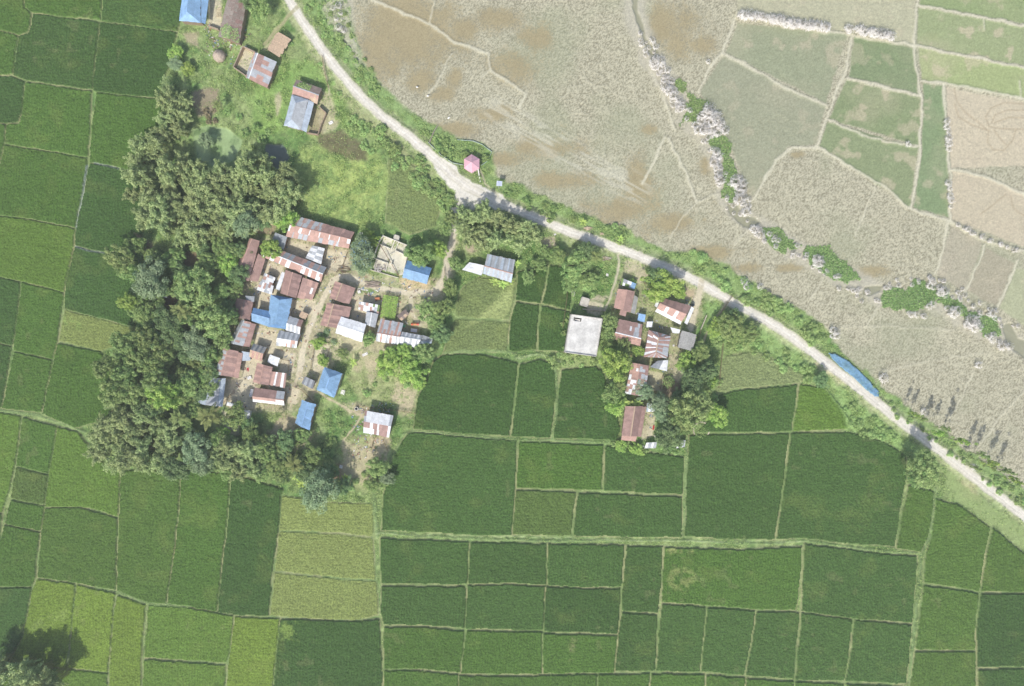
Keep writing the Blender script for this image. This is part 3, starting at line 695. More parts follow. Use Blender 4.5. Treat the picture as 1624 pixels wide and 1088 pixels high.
LM['hyacinth'] = leaf_mat('hyacinth_leaf', C(116, 150, 92), C(182, 208, 136), 0.12)
LM['weed'] = leaf_mat('weed_leaf', C(126, 161, 92), C(203, 221, 147), 0.28)
LM['dry'] = leaf_mat('dry_leaf', C(120, 110, 86), C(196, 184, 152), .2)

def bamboo(seed, culms=38, hmin=7.5, hmax=11, reach=4.0, per=120):
    rs = np.random.RandomState(seed); parts = []; mb = MB()
    for i in range(culms):
        az = 2 * math.pi * rs.rand(); d = np.array([math.cos(az), math.sin(az), 0])
        bz = rs.rand() * 6.28; base = np.array([math.cos(bz), math.sin(bz), 0]) * 1.7 * math.sqrt(rs.rand()); R = reach * (0.15 + .85 * math.sqrt(rs.rand())); h = hmin + (hmax - hmin) * rs.rand() - R * .45
        f = lambda t: base + d * (R * t[:, None] ** 2.1) + np.array([0, 0, 1]) * (h * (1 - (1 - t[:, None]) ** 1.7) - 1.7 * (t[:, None] ** 5))
        c = f(np.linspace(0, 1, 6)); mb.tube([Vector(p) for p in c], [.06, .055, .05, .04, .03, .015], C(150, 150, 96), 4, False)
        t = .38 + .61 * rs.rand(per) ** .8
        p = f(t); rad = (.78 * np.sin(np.pi * np.clip((t - .3) / .78, 0, 1)) + .12)[:, None]
        off = nrm(rs.normal(0, 1, (per, 3))); off[:, 2] *= .75
        p = p + off * rad * (rs.rand(per, 1) ** .5)
        tan = f(np.clip(t + .05, 0, 1)) - f(np.clip(t, 0, .96))
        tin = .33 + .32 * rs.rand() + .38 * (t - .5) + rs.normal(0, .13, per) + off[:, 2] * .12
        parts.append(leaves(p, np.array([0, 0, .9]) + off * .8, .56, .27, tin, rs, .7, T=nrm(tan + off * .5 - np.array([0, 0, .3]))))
    return leafmesh('bamboo_foliage', parts, LM['bamboo']), mb, 0.62 * hmax

def crown(seed, R, zc, rz, nc, cr, per, L, mat, flat=.25, gap=.0, shape=None):
    """leaf clusters through an uneven egg-shaped volume"""
    rs = np.random.RandomState(seed); parts = []; mb = MB()
    lob = rs.rand(8) * 2 * math.pi; amp = rs.rand(8) * .16
    cents = []
    for i in range(nc):
        u = rs.normal(0, 1, 3); u /= np.linalg.norm(u); u[2] = abs(u[2]) * (1 if rs.rand() < .8 else -1)
        az = math.atan2(u[1], u[0])
        rr = 1 + sum(amp[k] * math.cos((k + 2) * az + lob[k]) for k in range(6)) * .8
        q = rs.rand() ** (.34)
        c = np.array([u[0] * R * rr * q, u[1] * R * rr * q, zc + u[2] * rz * q * (1 + .25 * rs.normal())])
        r = cr * (.7 + .6 * rs.rand()); cents.append(c)
        o = nrm(rs.normal(0, 1, (per, 3)) + np.array([0, 0, .45])); o[:, 2] *= .8
        p = c + o * r * (.75 + .35 * rs.rand(per, 1))
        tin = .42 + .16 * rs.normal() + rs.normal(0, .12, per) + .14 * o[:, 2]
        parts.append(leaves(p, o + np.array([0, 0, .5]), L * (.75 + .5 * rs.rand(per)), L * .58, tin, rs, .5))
    br = C(110, 98, 82); top = zc - rz * .35
    mb.tube([(0, 0, -.2), (.08, .05, top * .5), (0, 0, top)], [R * .062, R * .05, R * .04], br, 7)
    for c in cents[:7]:
        c = Vector(c); s = Vector((0, 0, top * (.6 + .4 * rs.rand())))
        mb.tube([s, s.lerp(c, .5) + Vector((0, 0, .15 * R)), c], [R * .03, R * .02, R * .008], br, 5, False)
    return leafmesh('foliage', parts, mat), mb, zc + rz * .4

def palm(seed, h=9.0, nf=18, fl=4.2):
    rs = np.random.RandomState(seed); parts = []; mb = MB()
    bend = Vector((rs.normal(0, .6), rs.normal(0, .6), 0))
    mb.tube([(0, 0, -.2), Vector((0, 0, h * .5)) + bend * .4, Vector((0, 0, h)) + bend], [.2, .15, .12], C(150, 135, 112), 7)
    top = np.array([bend.x, bend.y, h])
    for i in range(nf):
        az = 2.4 * i + rs.normal(0, .15); el = math.radians(62 - 85 * (i / nf) + rs.normal(0, 5)); ln = fl * (.8 + .3 * rs.rand())
        d = np.array([math.cos(az), math.sin(az), 0])
        f = lambda t: top + d * (math.cos(el) * ln * t[:, None]) + np.array([0, 0, 1]) * (math.sin(el) * ln * t[:, None] - 1.5 * t[:, None] ** 2)
        t = np.repeat(np.linspace(.12, 1, 34), 2); side = np.tile([1, -1], 34)[:, None]
        tan = nrm(f(t + .02) - f(t)); sd = np.cross(tan, [0, 0, 1]) * side
        wd = (.75 * np.sin(np.pi * np.clip(t * .85 + .12, 0, 1)) + .15)[:, None]
        p = f(t) + sd * wd * .5 + np.array([0, 0, -.12]) * wd
        T = nrm(sd + tan * .5 + np.array([0, 0, -.3]))
        tin = .30 + .2 * rs.rand() + .1 * rs.normal(0, 1, 68)
        parts.append(leaves(p, np.tile([0, 0, 1.], (68, 1)), wd[:, 0] * 1.15, .14, tin, rs, .12, T=T * 1.0))
        q = np.linspace(0, 1, 7); qc = f(q); qt = nrm(f(q + .02) - qc)
        parts.append(leaves(qc, np.tile([0, 0, 1.], (7, 1)), ln / 5, .09, np.full(7, .95), rs, .02, T=qt * 4))
    return leafmesh('fronds', parts, LM['palm']), mb, h

def banana(seed):
    rs = np.random.RandomState(seed); parts = []; mb = MB()
    mb.tube([(0, 0, -.1), (0, 0, 1.1), (.05, 0, 2.2)], [.16, .13, .08], C(140, 150, 90), 7)
    for i in range(9):
        az = 2.4 * i; d = np.array([math.cos(az), math.sin(az), 0]); ln = 1.9 + .5 * rs.rand(); el = 1.0 - .07 * i
        q = np.linspace(.1, 1, 7)
        f = lambda t: np.array([0, 0, 2.1]) + d * (ln * t[:, None] * math.cos(el)) + np.array([0, 0, 1]) * (ln * math.sin(el) * t[:, None] - .9 * t[:, None] ** 2.2)
        c = f(q); sd = np.cross(d, [0, 0, 1]); w = .30 * np.sin(np.pi * np.clip(q * .9 + .08, 0, 1)) + .03
        V = []; F = []
        for k in range(7): V += [c[k] + sd * w[k] + [0, 0, -.05], c[k] + [0, 0, .04], c[k] - sd * w[k] + [0, 0, -.05]]
        for k in range(6):
            F += [(3 * k, 3 * k + 1, 3 * k + 4, 3 * k + 3), (3 * k + 1, 3 * k + 2, 3 * k + 5, 3 * k + 4)]
        parts.append((np.array(V), np.array(F), np.full(21, .55 + .3 * rs.rand())))
    return leafmesh('banana_leaves', parts, LM['bright']), mb, 2.6

def bush_mesh(seed, mat, nc=16, per=44, R=1.35, L=.34, h=1.3):
    rs = np.random.RandomState(seed); parts = []
    for i in range(nc):
        a = rs.rand() * 2 * math.pi; q = R * rs.rand() ** .5
        c = np.array([q * math.cos(a), q * math.sin(a), h * (1 - .6 * (q / R) ** 2) * (.4 + .6 * rs.rand())]); r = .34 + .3 * rs.rand()
        o = nrm(rs.normal(0, 1, (per, 3)) + np.array([0, 0, .6]))
        p = c + o * r * (.7 + .4 * rs.rand(per, 1)); p[:, 2] = np.maximum(p[:, 2], .05)
        tin = .45 + .17 * rs.normal() + rs.normal(0, .14, per)
        parts.append(leaves(p, o + np.array([0, 0, .6]), L * (.7 + .6 * rs.rand(per)), L * .55, tin, rs, .5))
    return leafmesh('bush', parts, mat)

def kans_mesh(seed, n=70, R=.85, h=2.0):
    rs = np.random.RandomState(seed); parts = []
    az = rs.rand(n) * 2 * np.pi; q = R * np.sqrt(rs.rand(n)); b = np.stack([q * np.cos(az), q * np.sin(az), np.zeros(n)], 1)
    lean = np.stack([np.cos(az), np.sin(az), np.zeros(n)], 1) * (.3 + .75 * rs.rand(n, 1)) + np.array([.15, .45, 0]) * rs.rand()
    hh = h * (.65 + .45 * rs.rand(n, 1))
    tip = b + lean * hh * .55 + np.array([0, 0, 1]) * hh
    mid = (b * .5 + tip * .5)
    parts.append(leaves(mid, lean + np.array([0, 0, .3]), hh[:, 0] * .95, .09, .2 + .25 * rs.rand(n), rs, .3, T=(tip - b) * 2))
    parts.append(leaves(tip, np.array([0, 0, 1.]) + lean, .95, .17, .8 + .4 * rs.rand(n), rs, .3, T=(tip - b + lean * hh) * 1.0))
    k = n // 2; g = rs.choice(n, k)
    parts.append(leaves(b[g] + lean[g] * hh[g] * .35 + np.array([0, 0, .5]), np.array([0, 0, 1.]) + lean[g], 1.0, .12, .15 + .35 * rs.rand(k), rs, .4, T=lean[g] * 3))
    return leafmesh('kans_grass', parts, LM['kans'])

PROTO = {}
def proto(kind, k):
    """crown mesh, trunk mesh, height at which the crown is seen, crown radius"""
    key = (kind, k)
    if key in PROTO: return PROTO[key]
    if kind == 'bamboo': f, mb, z = bamboo(100 + k); r = 4.6
    elif kind == 'palm': f, mb, z = palm(200 + k); r = 4.1
    elif kind == 'banana': f, mb, z = banana(300 + k); r = 1.9
    elif kind == 'sapling': f, mb, z = crown(330 + k, .8, 3.4, 2.2, 22, .32, 26, .3, LM['bright'] if k % 2 == 0 else LM['olive']); r = 1.3
    else:
        par = {'broad': (LM['broad'], 4.0, 5.2, 2.2, 85, .78, 62, .46), 'dark': (LM['dark'], 4.0, 5.4, 2.4, 80, .85, 66, .5), 'blue': (LM['blue'], 4.0, 5.6, 2.5, 70, .95, 74, .46),
               'olive': (LM['olive'], 4.0, 5.0, 2.1, 110, .62, 54, .4), 'bright': (LM['bright'], 4.0, 4.6, 2.2, 90, .72, 60, .46)}[kind]
        mat, R, zc, rz, nc, cr, per, L = par
        f, mb, z = crown(400 + 17 * k + len(kind) * 7, R, zc, rz, nc, cr, per, L, mat); r = 4.45
    tr = mb.build('trunk', M['bark'], None); tm = tr.data; bpy.data.objects.remove(tr)
    PROTO[key] = (f, tm, z, r); return PROTO[key]

vr = random.Random(11)
NVAR = {'bamboo': 4, 'palm': 3, 'banana': 2, 'sapling': 4, 'broad': 4, 'dark': 3, 'blue': 3, 'olive': 3, 'bright': 3}
NAMES = {'bamboo': ('bamboo_clump', 'bamboo', 'foliage', 'culms'), 'palm': ('palm_tree', 'palm', 'fronds', 'trunk'), 'banana': ('banana_plant', 'banana plant', 'leaves', 'stem'), 'sapling': ('young_tree', 'tree', 'crown', 'trunk')}
cnt = {}
def tree(kind, px, py, r, label, group=None, hs=None):
    """a tree whose crown is seen at photo pixel (px,py) with radius r pixels"""
    k = cnt.get(kind, 0) % NVAR[kind]; cnt[kind] = cnt.get(kind, 0) + 1
    f, tm, z, pr = proto(kind, k)
    s = r * S / pr; sz = s if hs is None else s * hs
    nm, cat, cn, tn = NAMES.get(kind, ('tree', 'tree', 'crown', 'trunk'))
    p = W(px, py, z * sz); gz = ground_z(p.x, p.y)
    o = empty(nm, (p.x, p.y, gz - .03), label, cat, group, vr.random() * 6.28)
    an = vr.uniform(.84, 1.18); o.scale = (s * an, s / an, sz)
    link(cn, f, o); link(tn, tm, o)
    return o

BUSH = {}
def bush(kind, px, py, r, label, group=None, nm='bush'):
    k = vr.randrange(4)
    if (kind, k) not in BUSH: BUSH[(kind, k)] = bush_mesh(500 + k + len(kind) * 13, LM[kind])
    s = r * S / 1.75; p = W(px, py, .8 * s); 
    o = link(nm, BUSH[(kind, k)], None, (p.x, p.y, ground_z(p.x, p.y) - .05)); o.scale = (s, s, s * vr.uniform(.8, 1.2)); o.rotation_euler = (0, 0, vr.random() * 6.28)
    return tag(o, label, 'bush', group)

def inside(x, y, pts):
    c = False; n = len(pts)
    for i in range(n):
        ax, ay = pts[i]; bx, by = pts[(i + 1) % n]
        if (ay > y) != (by > y) and x < (bx - ax) * (y - ay) / (by - ay) + ax: c = not c
    return c

def fill(pts, sp, seed):
    r = random.Random(seed); xs = [p[0] for p in pts]; ys = [p[1] for p in pts]; out = []
    for _ in range(int(40 * (max(xs) - min(xs)) * (max(ys) - min(ys)) / sp ** 2)):
        x, y = r.uniform(min(xs), max(xs)), r.uniform(min(ys), max(ys))
        if inside(x, y, pts) and all((x - a) ** 2 + (y - b) ** 2 > sp * sp for a, b in out): out.append((x, y))
    return out

# ---- groves
def grove(kind, pts, sp, r0, r1, label, group, seed, hs=None):
    for x, y in fill(pts, sp, seed): tree(kind, x, y, vr.uniform(r0, r1), label, group, (hs or 1) * vr.uniform(.82, 1.2))

grove('bamboo', [(262,135),(296,140),(300,170),(290,195),(295,215),(268,225),(248,205),(255,175)], 19, 15, 19, 'olive bamboo clump in the narrow strip north of the big grove', 'bamboo clumps north of the big grove', 1)
grove('bamboo', [(215,228),(240,215),(262,240),(300,252),(325,275),(360,262),(395,250),(440,258),(466,275),(474,300),(458,325),(425,340),(395,360),(370,380),(330,385),(290,380),(250,360),(222,340),(208,310),(205,265)], 18.5, 13, 24, 'feathery olive bamboo clump of the big grove behind the western village', 'bamboo clumps of the big western grove', 2, 1.0)
grove('bamboo', [(140,672),(165,665),(225,650),(262,665),(275,700),(265,740),(228,752),(190,742),(160,735),(145,712)], 18, 13, 23, 'feathery olive bamboo clump at the grove corner by the southern rice fields', 'bamboo clumps in the south-western grove corner', 3)
grove('bamboo', [(335,718),(360,700),(400,710),(416,735),(398,756),(355,752),(335,740)], 20, 15, 19, 'pale olive bamboo clump at the southern village edge above the rice', 'bamboo clumps on the southern village edge', 4)
grove('bamboo', [(735,338),(770,332),(815,345),(848,360),(852,378),(825,392),(790,388),(752,388),(730,368)], 18, 15, 19, 'olive bamboo clump beside the road behind the zinc and white roofs', 'bamboo clumps by the road bend', 5)
grove('bamboo', [(-20,1055),(30,1050),(55,1066),(75,1085),(60,1110),(-20,1110)], 24, 20, 26, 'tall bamboo clump standing in the rice in the south-western corner', 'bamboo clumps in the rice corner', 6, 1.15)
grove('olive', [(180,540),(215,528),(255,545),(268,590),(255,615),(215,610),(190,640),(170,620),(160,580)], 27, 19, 24, 'tall olive green leafy tree in the grove beside the western rice fields', 'leafy trees of the western grove', 7, 1.3)
grove('bamboo', [(170,645),(200,640),(235,650),(225,625),(195,610)], 24, 15, 18, 'ragged olive bamboo clump between the leafy trees of the western grove', 'bamboo between the western leafy trees', 8)

for i, kd in enumerate(('broad', 'dark', 'olive')):
    grove(kd, [(205,385),(300,388),(395,392),(380,440),(372,470),(360,545),(335,585),(330,640),(305,700),(215,665),(200,560),(225,480),(205,430)], 33, 12, 17, ('mid green', 'dark green', 'olive green')[i] + ' small tree in the close canopy of the western wood', ('mid green', 'dark', 'olive')[i] + ' small trees of the western wood', 60 + i)
    grove(kd, [(300,700),(420,690),(470,720),(540,740),(545,775),(440,755),(330,750)], 32, 11, 15, ('mid green', 'dark green', 'olive green')[i] + ' small tree in the southern thicket below the village', ('mid green', 'dark', 'olive')[i] + ' small trees of the southern thicket', 70 + i)
TREES = [
 ('olive',190,408,24,'olive tree bulging over the rice west of the bluish domed tree',1.0),('bright',212,428,14,'yellow green tree tucked behind the bluish domed tree',1.1),
 ('blue',237,442,29,'bluish green domed tree with dense crown beside the grey shed',1.0),('olive',306,455,33,'wide olive tree with yellowish crown above the brown clearing',1.0),
 ('bright',203,478,16,'yellow green tree on the rice edge below the bluish domed tree',1.1),('dark',262,508,24,'dark tree below the grey shed in the western wood',1.0),('broad',232,500,20,'mid green tree in the western wood beside the dark tree',1.0),
 ('broad',286,500,20,'mid green tree right of the dark tree in the western wood',1.0),('olive',342,508,30,'large round olive tree left of the maroon roof',1.1),('blue',310,545,24,'bluish grey tree below the large round olive tree',1.0),
 ('dark',235,535,20,'dark green tree deep in the western wood over the rice',1.1),('dark',280,540,20,'dark tree shading the brown floor of the western wood',.9),('broad',325,560,18,'green tree behind the striped rust roof',1.0),
 ('blue',388,352,22,'bluish tree at the bamboo edge above the maroon roof',1.1),('broad',330,415,18,'green tree between the big grove and the olive tree',1.0),('bright',362,420,20,'bright green tree touching the long maroon roof',1.0),
 ('broad',268,412,17,'green tree above the bluish domed tree',1.0),('bright',452,347,19,'bright round tree at the west end of the long rusty roof',1.1),('bright',428,394,18,'bright tree hanging over the grey roof and striped roof',1.0),
 ('dark',420,348,16,'dark tree between bamboo and the bright round tree',1.0),('dark',380,395,14,'dark tree at the top of the long maroon roof',1.0),('broad',350,465,17,'green tree left of the grey sheets on the maroon roof',1.0),
 ('bright',256,627,27,'bright round domed tree inside the south-western grove',1.2),('broad',297,612,20,'green tree left of the grey house',1.0),('bright',318,598,13,'small yellow green tree over the grey house eave',1.0),
 ('broad',240,575,20,'rounded green tree standing out of the western grove',1.25),('dark',225,655,18,'dark tree between the bright dome and the bamboo corner',1.0),
 ('dark',276,745,24,'dark grey green tree at the grove edge above the rice',1.0),('blue',308,712,24,'bluish tree east of the bamboo corner',1.1),('blue',318,735,20,'second bluish tree above the rice edge, lower than its neighbour',1.0),
 ('broad',372,660,20,'green tree beside the small white walled shed',1.0),('bright',352,690,15,'bright tree below the palm by the grey house',.9),('broad',398,692,17,'green tree south of the small white walled shed',1.0),('broad',420,716,18,'green tree beside the southern bamboo edge',1.0),
 ('dark',395,676,14,'dark tree at the lower shade of the small white shed',.9),('broad',440,742,18,'green tree above the pale field corner',.9),('dark',452,700,17,'dark tree below the worn blue roof',.9),('broad',478,690,14,'green bushy tree at the foot of the worn blue roof',.8),
 ('broad',495,720,18,'green tree in the southern thicket',.9),('dark',480,750,18,'dark tree in the southern thicket beside the grey green tree',.9),('blue',505,778,32,'large grey green tree overhanging the pale field',1.0),
 ('dark',545,772,14,'dark bushy tree right of the large grey green tree',.8),('broad',598,742,18,'green tree on the dry meadow edge by the rice',.9),('blue',615,758,12,'small bluish tree at the meadow corner by the rice',.8),('broad',590,770,12,'small green tree at the bottom of the dry meadow',.8),
 ('bright',615,575,24,'bright bushy tree below the white and zinc roofs',.8),('bright',655,590,24,'yellow green tree at the rice edge below the zinc roof',.8),('bright',640,560,18,'bright tree under the south eave of the zinc roof',.8),('olive',672,560,18,'olive tree at the east end of the zinc roof',.9),
 ('dark',700,530,16,'dark tree at the corner of the beaten rice',.9),('olive',678,492,19,'olive tree with pale leaves beside the orange cloth',.9),('broad',702,490,18,'green tree between the olive tree and the beaten rice',1.0),('broad',692,515,15,'green tree above the dark corner tree',.9),
 ('broad',713,455,14,'green tree at the end of the village path',1.0),('olive',716,346,13,'olive tree leaning over the top of the village lane',1.0),('broad',708,362,12,'green tree on the west side of the village lane',1.0),('broad',722,418,12,'green tree beside the white tarpaulin roof',1.0),('broad',668,403,21,'dense green tree shading the small blue roof',1.15),('bright',697,395,15,'bright narrow tree beside the path to the road',1.3),
 ('dark',650,395,12,'dark tree behind the roofless house',1.0),('blue',572,400,23,'grey green tree draped with blue netting',.85),('blue',574,420,17,'grey green tree over the blue scraps',.8),('bright',587,378,15,'green tree at the top of the netted tree',.9),
 ('broad',410,8,20,'green tree at the top picture edge beside the brown thatch roof',1.0),('dark',395,-2,16,'dark tree behind the brown thatch roof',1.0),('blue',325,222,13,'small bluish tree in the pale green pond',.9),
 ('bright',278,82,14,'bright bushy tree at the rice corner below the blue roof',.7),('blue',278,100,12,'bluish bushy tree at the rice corner',.7),('bright',297,108,12,'yellow green bushy tree at the soil patch',.7),
 ('olive',1466,747,29,'lone round olive tree by the road above the rice',1.1),('bright',1050,452,29,'large bright bushy tree in front of the white edged roof',.75),('bright',1078,464,12,'bright bushy tree right beside the white edged roof',.8),('dark',1045,440,18,'dark tree by the road above the white edged roof',.9),
 ('bright',975,577,27,'bright round tree below the concrete roof',1.0),('olive',968,510,15,'yellowish tree between the concrete roof and the rust roof',1.0),('broad',966,530,12,'green tree right of the concrete roof',1.0),('broad',990,552,15,'green tree below the rust roof with zinc patch',.9),
 ('broad',972,625,17,'green tree beside the rusty striped long roof',1.0),('bright',975,645,14,'bright tree left of the brown roof by the rice',.9),('bright',1012,556,11,'small bright tree between two rust roofs',.9),
 ('bright',1088,575,17,'bright tree below the grey square roof',.9),('broad',1112,558,16,'green tree along the eastern fence',.9),('dark',1098,605,22,'dark tree in the middle of the eastern thicket',1.0),('dark',1122,590,18,'dark tree at the eastern thicket edge',1.1),('bright',1128,605,11,'yellow tree on the eastern thicket edge',1.1),
 ('olive',1098,650,34,'wide olive tree in the eastern thicket',1.0),('olive',1082,668,22,'olive tree left of the round pit',.9),('bright',1138,658,20,'yellow green round tree over the rice edge',.9),('dark',1062,692,24,'dark tree above the white shelters',.9),('blue',1045,640,17,'bluish tree above the small zinc roof',1.0),
 ('blue',1022,622,14,'pale bluish bush tree over the rusty striped long roof',.9),('blue',1052,660,14,'bluish tree between the small zinc roof and wide olive tree',1.0),('dark',1075,630,14,'dark tree left of the wide olive tree',1.0),
 ('broad',1160,520,24,'green bushy tree beside the road east of the houses',.8),('dark',1165,505,16,'dark bushy tree touching the road verge',.8),('broad',1190,530,18,'green bushy tree on the verge, east of the path',.7),('bright',1135,520,16,'bright bushy tree by the eastern fence',.7),
 ('broad',855,420,13,'green tree at the top of the small rice fields',.9),('olive',838,440,12,'olive tree by the small rice field beside the zinc roof',1.0),('broad',885,405,14,'green tree at the verge left of the palms',.9),('broad',862,398,11,'green tree below the bamboo by the road',.9),
 ('broad',912,420,24,'green bushy tree left of the narrow path',.8),('dark',928,400,18,'dark tree among the palms near the road',.9),('broad',905,450,17,'green bushy tree beside the eastern small rice field',.7),('broad',935,445,15,'green bushy tree above the small concrete shed',.7),
 ('dark',1303,603,14,'dark round bushy tree beside the road soil heap',.8),('bright',505,545,12,'small bright tree at the walled yard',.8),('bright',512,572,11,'small dark topped tree in the sandy walled yard',.8),('broad',543,560,10,'green tree beside the blue hipped roof',.8),
 ('broad',585,537,12,'green tree between the white roof and rust grid roof',.9),('broad',608,765,9,'small green tree at the rice corner by the meadow',.8),('bright',665,608,12,'bright bushy tree on the rice edge of the dry meadow',.7),
 ('bright',1010,712,12,'bright bushy tree below the brown roof by the rice',.6),('bright',985,708,11,'green bushy tree at the corner of the brown roof',.6),('bright',1000,450,10,'dark leaved tree over the scrap roof',.6),
]
for k, x, y, r, lab, hs in TREES: tree(k, x, y, r, lab, None, hs)
for x, y, r, lab in ((330,668,21,'tall coconut palm with pale ribs beside the grey house'),(283,663,15,'palm behind the bright domed tree'),(463,735,17,'palm among the southern thicket'),(292,490,17,'palm with pale drooping fronds in the western wood'),
                     (344,166,10,'small palm beside the brown soil patch'),(945,405,12,'palm by the road near the narrow path'),(928,415,11,'palm left of the one by the narrow path'),(330,590,10,'palm leaning over the grey house roof'),(985,612,11,'dark palm beside the rusty striped roof'),
                     (398,718,11,'palm with dark fronds next to the southern bamboo'),(440,660,8,'small palm west of the worn blue roof')):
    tree('palm', x, y, r, lab)
for x, y, r, lab, g in ((1002,642,10,'banana plant at the top of the brown roof', 'banana plants by the brown roof'),(1012,640,9,'banana plant at the top of the brown roof','banana plants by the brown roof'),(993,640,9,'banana plant at the top of the brown roof','banana plants by the brown roof'),
                     (785,447,9,'banana plant in front of the zinc roof','banana plants by the zinc roof'),(797,450,9,'banana plant in front of the zinc roof','banana plants by the zinc roof'),(808,448,8,'banana plant in front of the zinc roof','banana plants by the zinc roof'),
                     (535,765,9,'banana plant right of the grey green tree','banana plants in the southern thicket'),(548,758,8,'banana plant right of the grey green tree','banana plants in the southern thicket'),(470,755,9,'banana plant left of the grey green tree','banana plants left of the grey green tree'),(478,768,9,'banana plant left of the grey green tree','banana plants left of the grey green tree'),
                     (820,418,8,'banana plant at the east end of the zinc roof',None),(925,352,8,'banana plant on the road verge above the road',None),(985,378,7,'banana plant beside the verge hedge',None),(980,655,8,'yellowish banana plant at the rice edge by the brown roof',None),(560,575,8,'banana plant behind the blue hipped roof',None),(312,578,9,'banana plant left of the striped rust roof',None)):
    tree('banana', x, y, r, lab, g)
for x, y, r in ((1452,657,6),(1462,664,6),(1490,688,8),(1500,680,6),(1528,700,9),(1560,722,7),(1575,735,8),(1598,748,8),(1612,762,8),(1548,742,6)):
    tree('sapling', x, y, r, 'thin young tree on the field edge of the south-eastern road verge', 'young trees on the south-eastern verge', 1.9)

